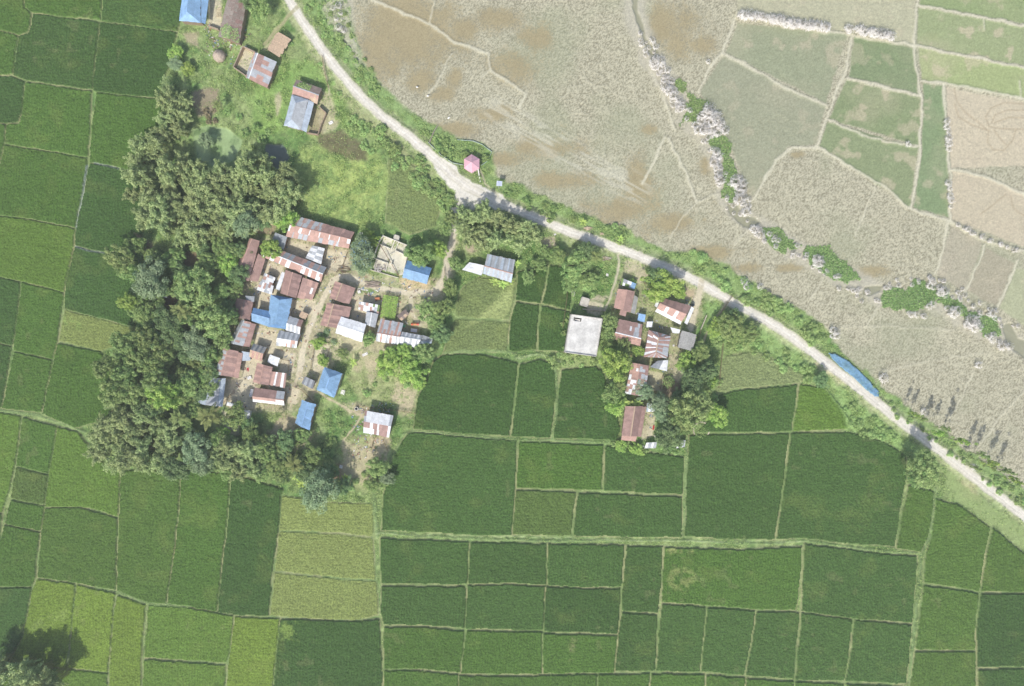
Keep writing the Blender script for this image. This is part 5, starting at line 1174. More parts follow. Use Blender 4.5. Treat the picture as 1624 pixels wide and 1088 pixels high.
house('shed', 'low white and rusty sheet roof with creeper above the small zinc gable', 'shed', [(570,478),(603,484),(600,499),(568,491)], 2.1, .25, (lambda i, r: pc('green' if (i > 5 and hr_.random() < .4) else hr_.choice(['white','rustl','zinc','white'])),), mono=True, n=9, rows=3)
house('hut', 'tiny grey brown hut standing skewed in the small yard', 'hut', [(643,490),(649,498),(637,509),(629,501)], 2.1, .6, (['brown'], ['brown','straw']), n=4, f=.6, wall=(215,195,165))
house('house', 'zinc roof with rusty grid of sheets west of the white zinc roof', 'house', [(604,506),(596,541),(632,547),(640,512)], 2.6, .9, (lambda i, r: pc('rustl' if i % 4 == 1 or r == 2 and i % 2 else 'zinc'), ['zinc','white','rustl','white','white']), f=.62, n=12, rows=3, cap='rust')
house('house', 'whitish zinc roof ending in grey scraps near the rice', 'house', [(637,526),(632,547),(663,552),(670,532)], 2.4, .7, (['white','zinc'], ['white','white','zinc']), f=.35, n=10, cap='zinc', extra=[('lean_to_roof', [(670,531),(666,545),(684,545),(687,537)], 1.9, .4, lambda i, r: pc(hr_.choice(['zincd','bluegrey','white'])))])
house('house', 'small blue gable roof half hidden by the dense tree', 'house', [(646,413),(638,440),(677,451),(685,425)], 2.7, .9, (['blued'], ['blue']), f=.5, n=10, cap='pblue')
house('house', 'white tarpaulin roof at the bend of the path to the road', 'house', [(744,416),(768,421),(764,437),(733,428)], 2.1, .5, (['white'], ['white']), n=5, mat=M['cloth'])
house('house', 'grey zinc roof below the roadside bamboo', 'house', [(773,403),(766,434),(811,448),(817,412)], 2.6, .8, (['zinc','bluegrey','zincd'], ['bluegrey','zinc']), f=.62, n=13, cap='rustl')
house('house', 'striped house alone at the southern meadow, white north slope and rust south', 'house', [(579,651),(576,686),(617,694),(624,659)], 3.3, .65, (lambda i, r: pc('white') if 0 < i < 11 else pc(hr_.choice(['rust','zinc'])), lambda i, r: pc('white' if (r == 0 and i < 5) or i in (3, 6, 11) else 'rust', .08)), f=.48, n=12)
house('house', 'light blue hipped roof beside the village path', 'house', [(514,582),(543,592),(530,631),(502,618)], 3.0, 1.4, (['blue'], ['blue'], ['blue']), hip=(.3,.28), n=16, cap='pblue', wall=(190,180,165))
house('shed', 'small dark grey patched roof left of the light blue hipped roof', 'shed', [(484,597),(500,604),(496,617),(478,608)], 2.0, .3, (['char','zincd'],), mono=True, n=5)
house('house', 'worn dull blue gable roof at the south end of the village', 'house', [(479,634),(501,641),(490,682),(468,671)], 2.7, .8, (['blue'], ['blue','blue','pblue','blue']), n=11, cap='pblue', rag=.08, sag=.12)
house('shed', 'grey shed roof under the bluish domed tree in the wood', 'shed', [(254,457),(265,458),(265,472),(249,470)], 2.4, .3, (['zincd'],), mono=True, n=4)
house('shed', 'pale blue roof scrap under the blue netted tree', 'shed', [(565,384),(585,388),(582,402),(564,398)], 1.9, .2, (['blue'],), mono=True, n=5)
# ---- small hamlet to the east
house('house', 'plain brown gable roof with grey lean-to beside the narrow path', 'house', [(980,458),(1007,462),(1000,496),(973,488)], 2.7, 1.0, (['rustl'], ['rust']), cap='rustl', n=9, wall=(175,165,155), extra=[('lean_to_roof', [(1006,468),(1000,496),(1007,498),(1012,472)], 2.3, .3, ['grey']), ('porch_roof', [(984,491),(994,494),(992,502),(982,499)], 2.2, .2, ['rust'])])
house('shed', 'scrap roof of pale sheets with a blue end north of the brown gable', 'shed', [(986,441),(1009,450),(1006,459),(984,452)], 2.0, .2, (lambda i, r: pc('blue' if i >= 5 else hr_.choice(['white','zincd','green'])),), mono=True, n=7)
house('house', 'rust roof with white flames of paint and zinc patch', 'house', [(982,506),(974,531),(1015,541),(1019,514)], 2.8, 1.0, (lambda i, r: pc('zinc' if (i == 8 or (i == 7 and r)) else ('white' if i in (1, 3, 5) and r == 1 and hr_.random() < .25 else 'rust')), ['rustl','rust']), f=.85, n=10, cap='white', rows=3, extra=[('lean_to_roof', [(973,526),(1017,538),(1015,549),(970,537)], 2.3, .3, ['rustl'])])
house('house', 'rust roof edged by white verandah sheets near the road', 'house', [(1049,472),(1042,489),(1081,510),(1096,485)], 2.8, 1.0, (['rust','rust','rustd'], lambda i, r: pc('white' if i in (3, 7) else 'rustl')), f=.55, n=11, cap='rustl', wall=(205,200,195),
      extra=[('verandah_roof', [(1042,489),(1081,509),(1079,515),(1039,494)], 2.3, .3, ['white']), ('porch_roof', [(1096,486),(1085,512),(1090,515),(1101,489)], 2.3, .3, ['white']), ('awning', [(1047,476),(1042,488),(1038,485),(1042,474)], 2.2, .2, ['white'])])
house('house', 'rust roof with white rays of sheets in the hamlet middle', 'house', [(1029,523),(1064,533),(1058,568),(1021,566)], 2.8, 1.0, (alt('rust','white',2,1,.05), alt('rust','zinc',2,1,.15)), f=.45, hip=(.2,.2), n=13, cap='straw')
house('house', 'square grey fibre roof at the eastern hamlet fence', 'house', [(1081,524),(1105,531),(1098,557),(1075,551)], 2.9, .4, (['grey'], ['grey']), mat=M['thatch'], n=6, wall=(170,165,158), extra=[('sheet_roof', [(1063,519),(1079,523),(1077,529),(1067,528)], 2.2, .15, ['white'])])
house('shed', 'white and zinc roof below the rayed rust roof', 'shed', [(1043,572),(1060,571),(1058,589),(1031,582)], 2.3, .6, (['zincd'], ['white']), f=.5, n=6)
house('house', 'long rusty striped roof half under trees in the hamlet', 'house', [(1002,575),(1029,580),(1023,629),(991,624)], 2.7, .9, (rnd('rustl','white','rust','rustl'), alt('rust','zinc',2,1,.25)), f=.45, n=13, rows=3, cap='rustl')
house('long_house', 'plain long brown roof at the rice corner of the hamlet', 'house', [(992,644),(1019,644),(1011,692),(986,691)], 2.8, 1.0, (['rust'], ['rustd']), f=.52, n=14, cap='straw', extra=[('verandah_roof', [(1018,645),(1010,692),(1017,693),(1025,645)], 2.4, .3, ['rust']), ('porch_roof', [(986,690),(1010,692),(1008,700),(985,698)], 2.3, .3, ['rustl'])])
house('shed', 'small pale zinc roof right of the plain long brown roof', 'shed', [(1026,639),(1044,642),(1040,653),(1025,653)], 2.2, .25, (['bluegrey','white'],), mono=True, n=5)
for p, lab in (([(1025,702),(1042,701),(1040,711),(1022,711)], 'low white sheet shelter below the brown roof, westernmost of three'), ([(1047,696),(1061,699),(1058,708),(1045,707)], 'low white sheet shelter under the dark tree, middle of three'), ([(1078,700),(1087,698),(1086,709),(1072,711)], 'low white sheet shelter at the rice corner, easternmost of three')):
    house('shelter', lab, 'shelter', p, 1.6, .2, (['white','zinc'],), mono=True, n=4, nowall=True, group='low white shelters at the rice edge')
house('shelter', 'little white roof by the rust roof with zinc patch', 'shelter', [(1026,510),(1035,510),(1034,519),(1025,519)], 2.0, .1, (['white'],), mono=True, n=3, nowall=True)
house('shelter', 'little pale blue roof above the rust roof with zinc patch', 'shelter', [(1013,497),(1024,499),(1022,511),(1011,508)], 2.0, .1, (['pblue'],), mono=True, n=3, nowall=True)

def flat_house(label, p, he, c, par=.35, hole=None):
    q = [W(*a, he) for a in p]; cen = sum(q, Vector()) / 4; base = Vector((cen.x, cen.y, 0))
    o = empty('house', base, label, 'house')
    mb = MB(); cc = C(*c)
    for k in range(4):
        a, b = q[k], q[(k + 1) % 4]
        mb.face([Vector((a.x, a.y, -.2)), Vector((b.x, b.y, -.2)), Vector((b.x, b.y, he - .3)), Vector((a.x, a.y, he - .3))][::-1], C(190,184,176))
    mb.build('wall', M['concrete'], o, base)
    rb = MB()
    if hole:
        u0, u1, v0, v1 = hole
        P = lambda u, v, z: q[0].lerp(q[1], u).lerp(q[3].lerp(q[2], u), v) + Vector((0, 0, z - he))
        us, vs = [0, u0, u1, 1], [0, v0, v1, 1]
        for i in range(3):
            for j in range(3):
                if i == 1 and j == 1: continue
                rb.face([P(us[i], vs[j], he - .3), P(us[i], vs[j+1], he - .3), P(us[i+1], vs[j+1], he - .3), P(us[i+1], vs[j], he - .3)], cc)
        hb = MB()     # the stair well: walls down to a landing and steps
        for (a, b) in (((u0,v0),(u1,v0)),((u1,v0),(u1,v1)),((u1,v1),(u0,v1)),((u0,v1),(u0,v0))):
            hb.face([P(*a, he - .3), P(*b, he - .3), P(*b, he - 1.1), P(*a, he - 1.1)], C(206,202,194))
        for k in range(7):
            t0 = u0 + (u1 - u0) * k / 8; t1 = u0 + (u1 - u0) * (k + 1) / 8; z = he - .38 - .09 * (7 - k)
            vm = v0 + (v1 - v0) * .35
            hb.face([P(t0, vm, z), P(t0, v1, z), P(t1, v1, z), P(t1, vm, z)], C(214,210,202)); hb.face([P(t0, vm, z), P(t0, v1, z), P(t0, v1, z - .28), P(t0, vm, z - .28)], C(150,146,140))
        hb.build('stairwell', M['concrete'], o, base)
    else: rb.face([a + Vector((0, 0, -.3)) for a in q][::-1], cc)
    rb.build('roof', M['concrete'], o, base)
    pb = MB()
    for k in range(4):
        a, b = q[k], q[(k + 1) % 4]; d = (cen - (a + b) / 2).normalized() * .12
        pb.bar(Vector((a.x, a.y, he - .3 + par / 2)) + d, Vector((b.x, b.y, he - .3 + par / 2)) + d, .22, par, C(206,202,194))
    pb.build('parapet', M['concrete'], o, base)
    return o
flat_house('large flat concrete roof with parapet and open stairwell', [(905,498),(956,505),(946,566),(895,559)], 4.2, (232,230,224), .4, (.12,.36,.07,.16))
flat_house('tiny flat concrete shed north of the large concrete roof', [(923,470),(936,474),(932,487),(919,483)], 2.4, (214,208,194), .08)
flat_house('tiny flat concrete tank behind the roofless house', [(625,371),(634,374),(632,382),(623,379)], 1.6, (218,212,196), .08)
flat_house('tiny white latrine block on the eastern rice edge', [(907,459),(912,460),(912,469),(907,469)], 2.0, (225,222,214), .06)

# ---- roofless house: slab, low walls, fallen beam
def G(px, py, z=0.0):
    p = W(px, py, z); return p
c0 = G(618, 404); o = empty('roofless_house', (c0.x, c0.y, 0), 'roofless pale concrete house shell with a brown beam across it', 'ruin')
mb = MB(); mb.face([G(x, y, .35) for x, y in ((609,375),(652,392),(638,437),(592,424))][::-1], C(224,219,200)); 
for (a, b) in (((609,375),(652,392)),((652,392),(638,437)),((638,437),(592,424)),((592,424),(609,375))):
    mb.face([G(*a, -.2), G(*b, -.2), G(*b, .35), G(*a, .35)], C(190,184,170))
mb.build('floor_slab', M['concrete'], o, c0)
mb = MB(); wl = C(236,231,217)
for a, b, h in (((609,375),(652,392),1.3),((652,392),(645,407),1.2),((609,375),(601,386),1.2),((601,386),(594,409),1.0),((603,388),(620,395),.9),((628,398),(646,406),.9),((627,382),(622,396),.8),((633,385),(628,398),.8),((646,408),(639,436),.6),((594,410),(616,418),.7),((616,418),(612,431),.6),((620,404),(630,398),.5)):
    A, B = G(*a), G(*b); mb.bar((A.x, A.y, .34 + h / 2), (B.x, B.y, .34 + h / 2), .22, h, wl)
mb.build('broken_wall', M['concrete'], o, c0)
mb = MB()
for x, y in ((609,375),(601,386),(594,409),(652,392),(616,418),(622,419)): A = G(x, y); mb.box((A.x, A.y, 1.0), (.35, .35, 2.0), wl, .3)
mb.build('pillar', M['concrete'], o, c0)
mb = MB(); mb.bar(G(602, 387, 2.1), G(632, 437, .6), .16, .16, C(132,104,88)); tag(mb.build('beam', M['wood'], None, (0, 0, 0)), 'long brown beam lying across the roofless concrete shell', 'beam')
mb = MB()
for a, b in (((588,428),(612,435)),((612,435),(632,441))): mb.bar(G(*a, .3), G(*b, .3), .25, .6, C(214,206,192))
tag(mb.build('garden_wall', M['concrete'], None, G(610, 434)), 'low broken white wall along the south of the roofless house', 'wall')
mb = MB(); rr = random.Random(4)
for k in range(26):
    p = G(rr.uniform(595,612), rr.uniform(420,430)); mb.box((p.x, p.y, .45), (rr.uniform(.3,1), rr.uniform(.2,.5), rr.uniform(.1,.4)), C(*rr.choice([(190,184,178),(150,140,134),(214,210,204)])), rr.uniform(0,3))
tag(mb.build('rubble_heap', M['concrete'], None, G(603, 425)), 'heap of grey rubble in the roofless house corner', 'rubble')

# ---- haystacks and mounds
def haystack(px, py, r, h, label, c, name='haystack'):
    p = W(px, py, h * .4); R = r * S; gz = ground_z(p.x, p.y)
    o = empty(name, (p.x, p.y, gz), label, 'haystack'); mb = MB(); n = 22
    prof = [(R * .82, -.1), (R, h * .25), (R * .93, h * .5), (R * .62, h * .78), (R * .25, h * .95), (.05, h)]
    rg = []
    for q, z in prof: rg.append([Vector((q * math.cos(2 * math.pi * k / n) * (1 + .05 * math.sin(3 * k)), q * math.sin(2 * math.pi * k / n) * (1 + .05 * math.cos(2 * k)), z)) for k in range(n)])
    for i in range(len(rg) - 1):
        for k in range(n): mb.face([rg[i][k], rg[i][(k + 1) % n], rg[i + 1][(k + 1) % n], rg[i + 1][k]], C(*c))
    mb.build('straw', M['thatch'], o); pb = MB(); pb.tube([(0, 0, 0), (0, 0, h + .5)], .07, C(130,110,90), 6); pb.build('pole', M['wood'], o)
    return o
haystack(347, 88, 10, 3.0, 'round grey haystack with pointed top beside the brown soil', (190,174,158))
haystack(1060, 606, 9, 2.6, 'green covered haystack in the hamlet yard', (120,122,88))
# creeper on the hamlet stack
def creeper(px, py, r, z, n, seed, label, mat='bush', ell=1.0, rot=0.0, name='creeper', lz=.5, poly=None):
    rs = np.random.RandomState(seed); a = rs.rand(n) * 2 * np.pi; q = np.sqrt(rs.rand(n))
    if poly:
        pts = fill_np(poly, n, rs); P = np.array([tuple(W(x, y, z)) for x, y in pts])
        dg = bpy.context.evaluated_depsgraph_get()
        for i in range(n):
            hit = bpy.context.scene.ray_cast(dg, (P[i, 0], P[i, 1], 40.0), (0, 0, -1))
            if hit[0]: P[i, 2] = max(hit[1].z + .08 + .22 * rs.rand(), z if z < 2 else 0)
        P[:, 2] += rs.normal(0, .05, n)
    else:
        c = W(px, py, z); u = q * np.cos(a) * r * S; v = q * np.sin(a) * r * S * ell
        P = np.stack([c.x + u * math.cos(rot) - v * math.sin(rot), c.y + u * math.sin(rot) + v * math.cos(rot), z + lz * (1 - q ** 2) + rs.normal(0, .1, n)], 1)
    V, F, t = leaves(P, np.tile([0, 0, 1.], (n, 1)), .3, .22, .5 + rs.normal(0, .22, n), rs, .45)
    o = link('netting' if mat == 'net' else name, mesh_np(name, V, F, LM[mat], np.stack([t] * 3, 1))); return tag(o, label, 'netting' if mat == 'net' else 'creeper')
def fill_np(poly, n, rs):
    xs = [p[0] for p in poly]; ys = [p[1] for p in poly]; out = []
    while len(out) < n:
        x, y = rs.uniform(min(xs), max(xs)), rs.uniform(min(ys), max(ys))
        if inside(x, y, poly): out.append((x, y))
    return out
creeper(0, 0, 0, 2.9, 700, 1, 'green creeper spread over the southern end of the long thatched roof', poly=[(349,45),(362,38),(372,48),(378,44),(380,66),(372,72),(352,58)])
creeper(0, 0, 0, 1.9, 1900, 2, 'bright vegetable vines covering a square bamboo trellis', 'bright', poly=[(608,467),(632,471),(626,507),(603,503)])
creeper(1060, 606, 10, 2.2, 260, 3, 'creeper on the green haystack', 'broad')
creeper(0, 0, 0, 2.9, 260, 4, 'weeds on the north slope of the rust brown shed', poly=[(475,130),(495,136),(492,145),(474,139)])
creeper(0, 0, 0, 2.7, 260, 5, 'creeper over the rusty striped long roof in the hamlet', 'blue', poly=[(1012,600),(1022,600),(1022,626),(1000,622)])
creeper(1112, 684, 11, .5, 200, 6, 'green weeds inside the round pit at the hamlet corner', 'weed')
LM['net'] = leaf_mat('blue_net', C(96,132,176), C(150,184,222), .1)
bpy.context.view_layer.update()
creeper(0, 0, 0, 2.5, 170, 7, 'scraps of blue netting caught on the grey green tree beside the roofless house', 'net', poly=[(556,382),(592,386),(590,425),(552,420)])
c0 = W(617, 487, 1.8); o = empty('trellis', (c0.x, c0.y, 0), 'bamboo trellis frame carrying the vegetable vines', 'trellis'); mb = MB(); pb = MB()
for u in range(6):
    A = W(608 + 4.6 * u, 467 + .8 * u, 1.75); B = W(603 + 4.6 * u, 503 + .7 * u, 1.75); mb.bar(A, B, .05, .05, C(170,150,110))
    for t in (0, .5, 1): q = A.lerp(B, t); pb.tube([(q.x, q.y, -.2), (q.x, q.y, 1.75)], .04, C(160,140,104), 5)
mb.build('crossbars', M['wood'], o, c0 * 1 - Vector((0, 0, c0.z))); pb.build('posts', M['wood'], o, c0 - Vector((0, 0, c0.z)))
# round pit with pale rim
p = G(1112, 682); mb = MB(); n = 28
for k in range(n):
    a0, a1 = 2 * math.pi * k / n, 2 * math.pi * (k + 1) / n
    f = lambda a, r, z: Vector((p.x + r * math.cos(a), p.y + r * math.sin(a), z))
    r0, r1 = 2.3, 2.7
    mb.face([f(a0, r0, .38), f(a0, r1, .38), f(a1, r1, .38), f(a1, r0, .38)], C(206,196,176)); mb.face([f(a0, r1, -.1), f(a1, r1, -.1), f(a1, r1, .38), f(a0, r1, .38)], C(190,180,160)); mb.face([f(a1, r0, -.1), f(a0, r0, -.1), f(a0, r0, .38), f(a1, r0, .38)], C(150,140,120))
tag(mb.build('pit_rim', M['concrete'], None, p), 'round pale rimmed pit overgrown with weeds at the hamlet corner', 'pit')
# ring well
p = G(566, 648); o = empty('well', (p.x, p.y, 0), 'round concrete ring well on the footpath', 'well'); mb = MB(); wb = MB(); n = 20
for k in range(n):
    a0, a1 = 2 * math.pi * k / n, 2 * math.pi * (k + 1) / n; f = lambda a, r, z: Vector((r * math.cos(a), r * math.sin(a), z))
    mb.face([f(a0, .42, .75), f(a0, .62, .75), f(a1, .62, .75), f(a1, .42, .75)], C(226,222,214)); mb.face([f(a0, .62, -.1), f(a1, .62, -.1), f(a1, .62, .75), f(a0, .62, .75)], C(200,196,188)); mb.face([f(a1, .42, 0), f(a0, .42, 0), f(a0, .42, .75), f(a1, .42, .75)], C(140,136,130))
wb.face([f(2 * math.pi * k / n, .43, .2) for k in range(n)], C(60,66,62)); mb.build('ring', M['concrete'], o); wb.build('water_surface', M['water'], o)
# ---- pink pavilion
p = W(748, 259, 2.8); o = empty('pavilion', (p.x, p.y, ground_z(p.x, p.y)), 'six sided pavilion with faded pink roof beside the road', 'pavilion'); mb = MB(); rb = MB()
hx = [Vector((2.78 * math.cos(math.radians(90 - 60 * k)), 2.95 * math.sin(math.radians(90 - 60 * k)), 2.5)) for k in range(6)]; ap = Vector((0, 0, 4.0))
for k in range(6):
    a, b = hx[k], hx[(k + 1) % 6]; c = pc('pink', .06)
    mb.face([b, a, ap], c); mb.face([a - Vector((0, 0, .05)), b - Vector((0, 0, .05)), ap - Vector((0, 0, .05))], c); mb.face([a - Vector((0, 0, .05)), a, b, b - Vector((0, 0, .05))][::-1], c)
    rb.bar(ap + Vector((0, 0, .04)), a + Vector((0, 0, .04)), .14, .05, C(240,200,210))
r_ = mb.build('roof', M['plain'], o); rb.build('hip_cap', M['plain'], r_)
for k in range(6):
    q = hx[k] * .82; mb = MB(); mb.tube([(q.x, q.y, -.2), (q.x, q.y, 2.72)], .1, C(220,210,205), 8); mb.build('post', M['plain'], o)
mb = MB(); mb.face([Vector((h.x * .9, h.y * .9, .25)) for h in hx][::-1], C(200,190,180))
for k in range(6): a, b = hx[k] * .9, hx[(k + 1) % 6] * .9; mb.face([(b.x, b.y, -.2), (a.x, a.y, -.2), (a.x, a.y, .25), (b.x, b.y, .25)], C(190,182,172))
mb.build('floor', M['concrete'], o)
# net fence round the pavilion garden
def fence(name, label, cat, pts, h, c, post=(120,104,84), mesh=True, step=2.2, wid=.03, mat=None):
    P = [G(*a) for a in pts]; base = Vector((P[0].x, P[0].y, 0)); o = empty(name, base, label, cat); pb = MB(); nb = MB()
    for a, b in zip(P[:-1], P[1:]):
        L = (b - a).length; k = max(1, round(L / step))
        for i in range(k + 1):
            q = a.lerp(b, i / k); z = ground_z(q.x, q.y); pb.tube([(q.x, q.y, z - .2), (q.x + hr_.uniform(-.05,.05), q.y, z + h + .1)], .04, C(*post), 5)
        for i in range(k):
            q0, q1 = a.lerp(b, i / k), a.lerp(b, (i + 1) / k); z0, z1 = ground_z(q0.x, q0.y), ground_z(q1.x, q1.y)
            if mesh: nb.bar((q0.x, q0.y, z0 + h / 2), (q1.x, q1.y, z1 + h / 2), wid, h * .95, C(*c))
            else:
                for t in (.35, .65, .95): nb.bar((q0.x, q0.y, z0 + h * t), (q1.x, q1.y, z1 + h * t), .05, .05, C(*c))
                for s in range(5): q = q0.lerp(q1, s / 5); nb.bar((q.x, q.y, z0), (q.x, q.y, z0 + h), .045, .045, C(*c))
    pb.build('posts', M['wood'], o, base); nb.build('net' if mesh else 'rails', mat or (M['cloth'] if mesh else M['wood']), o, base)
    return o
fence('net_fence', 'pale blue net fence around the pavilion garden', 'fence', [(679,226),(700,247),(718,259),(735,262)], 0.6, (196,210,208), wid=.05)
fence('net_fence', 'blue net fence curving behind the pavilion towards the stubble', 'fence', [(763,263),(774,255),(780,241),(765,230),(750,224),(725,222)], 0.6, (190,206,206), wid=.05)
for pts, lab in (([(897,440),(899,470),(895,500),(892,520)], 'bamboo fence between the rice and the large concrete roof'), ([(1112,520),(1106,540),(1100,562)], 'bamboo fence along the path east of the grey fibre roof'),
                 ([(1146,545),(1142,580),(1138,615)], 'bamboo fence between the hamlet trees and the olive field'), ([(512,90),(517,120),(522,140)], 'short bamboo fence on the meadow below the road'),
                 ([(552,400),(545,420),(535,432),(515,428)], 'bamboo fence round the sandy yard beside the netted tree'), ([(565,642),(590,646),(640,652),(660,655)], 'bamboo fence from the ring well to the rice field'),
                 ([(500,548),(496,570),(494,586)], 'bamboo fence on the west side of the sandy walled yard'), ([(523,552),(518,575),(515,580)], 'bamboo fence on the east side of the sandy walled yard'),
                 ([(440,568),(460,572),(458,590)], 'bamboo pen fence around the pale sand by the white plastic roof'), ([(465,612),(480,618),(500,640)], 'bamboo fence between path and worn blue roof'),
                 ([(598,690),(592,700),(590,712)], 'bamboo fence below the striped lone house, western side'), ([(1160,470),(1140,500),(1122,528)], 'bamboo rail fence along the eastern footpath'),
                 ([(705,425),(707,450),(705,465)], 'bamboo fence beside the path to the road'), ([(393,478),(405,480),(404,500)], 'bamboo fence between maroon and blue roofs'), ([(608,697),(616,715)], 'bamboo fence below the striped lone house, eastern side')):
    fence('bamboo_fence', lab, 'fence', pts, 1.2, (150,134,104), mesh=False)
# brick yard walls
def yard_wall(label, pts, h=1.5, c=(178,160,140), w=.25):
    P = [G(*a, h) for a in pts]; mb = MB()
    for a, b in zip(P[:-1], P[1:]): mb.bar((a.x, a.y, h / 2 - .1), (b.x, b.y, h / 2 - .1), w, h + .2, C(*c))
    tag(mb.build('yard_wall', M['wall'], None, Vector((P[0].x, P[0].y, 0))), label, 'wall')
yard_wall('earth yard wall west of the chequered roof', [(404,82),(385,73),(370,106),(390,120)], 1.7)
yard_wall('yard wall between the cut blue roof and the thatched roof', [(330,40),(346,46)], 1.6)
yard_wall('low brick wall across the wet yard of the hipped grey roof', [(505,168),(517,179),(509,197),(504,213),(486,210)], 1.5, (170,150,130))
yard_wall('low brick wall north of the large concrete roof', [(924,490),(960,492)], 1.0, (190,180,165))
yard_wall('low wall of the hamlet sandy yard', [(1024,618),(1049,620),(1052,596)], .9, (180,170,145))
yard_wall('white wall at the hamlet rice corner', [(1038,690),(1042,700)], 1.2, (205,198,188)); yard_wall('thin wall along the hamlet drive', [(1112,522),(1121,500)], 1.1, (200,192,175))
# ---- blue tarpaulin on the bank
tp = [(1312,559),(1325,562),(1345,573),(1362,587),(1376,602),(1385,612),(1392,620),(1393,628),(1387,630),(1372,618),(1356,603),(1340,589),(1326,577),(1317,568)]
sl, d = sdf(tp, 4, 1.0); m = d > -.5
jj, kk = np.nonzero(m); x = PX[sl]; y = PY[sl]; nzz = fbm(6, 99)[sl]; n3 = fbm(2.5, 98, 2)[sl]
idx = -np.ones(m.shape, int); idx[m] = np.arange(m.sum())
V = np.stack([(x[m] - CX) * S, (CY - y[m]) * S, .35 + .35 * nzz[m] + .18 * n3[m] + hgt[sl][m] * .5], 1)
q = m[:-1, :-1] & m[1:, :-1] & m[:-1, 1:] & m[1:, 1:]
F = np.stack([idx[1:, :-1][q], idx[1:, 1:][q], idx[:-1, 1:][q], idx[:-1, :-1][q]], 1)
bc = np.array(C(122,162,190)) * (.75 + .5 * n3[m])[:, None]; gcol = np.array(C(112,146,150)); kq = (ss(.5, .68, nzz[m]) * .6)[:, None]; bc = bc + (gcol - bc) * kq
o = link('tarpaulin', mesh_np('tarpaulin', V, F, M['cloth'], bc)); tag(o, 'long crumpled blue tarpaulin spread on the bank beside the road', 'tarpaulin')
md = o.modifiers.new('thick', 'SOLIDIFY'); md.thickness = .04
# ---- solar lamp
p = W(792, 291, 3.0); o = empty('solar_lamp', (p.x - .3, p.y - .8, ground_z(p.x, p.y)), 'solar panel on a leaning pole north of the road bend', 'solar lamp')
mb = MB(); mb.tube([(0, 0, -.2), (.12, .3, 2.8)], .07, C(200,200,200), 8); mb.build('pole', M['plain'], o)
mb = MB(); a = Vector((1, -.12, 0)).normalized(); b = Vector((.1, .95, .28)).normalized(); c = a.cross(b); mb.box((.3, .8, 3.0), (1.75, 1.5, .06), C(200,208,222), ax=(a, b, c)); pn = mb.build('panel', M['plain'], o)
mb = MB()
for u in (-.42, 0, .42): mb.box(Vector((.3, .8, 3.0)) + a * u + c * .04, (.36, 1.36, .02), C(176,186,210), ax=(a, b, c))
mb.build('cells', M['plain'], pn); mb = MB(); mb.bar((.1, .25, 2.5), (-.7, .1, 2.7), .12, .06, C(230,230,230)); mb.build('lamp_arm', M['plain'], o)
def small(name, label, cat, fn, mat, px, py, z=0.0, group=None):
    p = G(px, py); gz = ground_z(p.x, p.y); mb = MB(); fn(mb); o = mb.build(name, mat, None, (0, 0, 0)); o.location = (p.x, p.y, gz + z); return tag(o, label, cat, group)
small('plank', 'long white plank leaning from the pavilion to the road', 'plank', lambda m: m.bar((-.3, 1.8, 1.2), (.35, -2.0, .05), .35, .08, C(235,232,228)), M['wood'], 760, 279)
small('log', 'pale tree trunk lying from the stubble to the net fence', 'log', lambda m: m.tube([(1.5, 3, .3), (.2, .8, .35), (-1.2, -2.6, .3)], [.14, .17, .2], C(160,150,140), 7), M['bark'], 687, 214)
small('log', 'light fallen palm trunk in the yard of the grey house', 'log', lambda m: m.tube([(2.6, 3.0, .25), (0, 0, .3), (-2.4, -2.4, .5)], [.16, .2, .24], C(196,178,144), 7), M['bark'], 354, 640)
# cloths and yard things
def sheet(w, h, c, z=.25, rz=0.0, n=6, wave=.08):
    def fn(m):
        X = Vector((math.cos(rz), math.sin(rz), 0)); Y = Vector((-math.sin(rz), math.cos(rz), 0)); r = random.Random(int(w * 100 + h * 10)); g = [[z + r.uniform(-wave, wave) for _ in range(n + 1)] for _ in range(n + 1)]
        P = lambda i, j: X * (w * (i / n - .5)) + Y * (h * (j / n - .5)) + Vector((0, 0, g[i][j]))
        for i in range(n):
            for j in range(n):
                m.face([P(i, j), P(i + 1, j), P(i + 1, j + 1), P(i, j + 1)], c); m.face([x - Vector((0, 0, .03)) for x in (P(i, j + 1), P(i + 1, j + 1), P(i + 1, j), P(i, j))], c)
    return fn
def laundry(w, cs, h=1.5):
    def fn(m):
        for s in (-1, 1): m.tube([(s * w / 2, 0, -.1), (s * w / 2, 0, h + .1)], .04, C(140,120,96), 5)
        m.bar((-w / 2, 0, h), (w / 2, 0, h), .02, .02, C(200,200,190)); k = len(cs)
        for i, c in enumerate(cs):
            x0 = -w / 2 + w * i / k + .04; x1 = -w / 2 + w * (i + 1) / k - .04
            for sgn in (1, -1): m.face([(x0, 0, h + .03), (x1, 0, h + .03), (x1, sgn * .42, h - .75), (x0, sgn * .42, h - .75)], C(*c)); 
            m.face([(x0, .03, h + .02), (x1, .03, h + .02), (x1, .4, h - .75), (x0, .4, h - .75)], C(*c))
    return fn
small('cloth', 'orange cloths hanging in the small yard by the zinc roof', 'laundry', laundry(2.6, [(226,122,96),(236,160,110),(228,120,110)]), M['cloth'], 659, 514)
small('table', 'white table beside the zinc roof', 'table', lambda m: (m.box((0, 0, .75), (2.0, 1.1, .06), C(236,236,236), -.12), [m.box((sx * .85, sy * .45, .36), (.07, .07, .72), C(150,140,130), -.12) for sx in (-1, 1) for sy in (-1, 1)]), M['plain'], 657, 524)
small('drum', 'green drum at the east end of the grid roof', 'drum', lambda m: m.tube([(0, 0, 0), (0, 0, .5), (0, 0, 1.0)], [.42, .45, .42], C(120,200,150), 14), M['plain'], 641, 517)
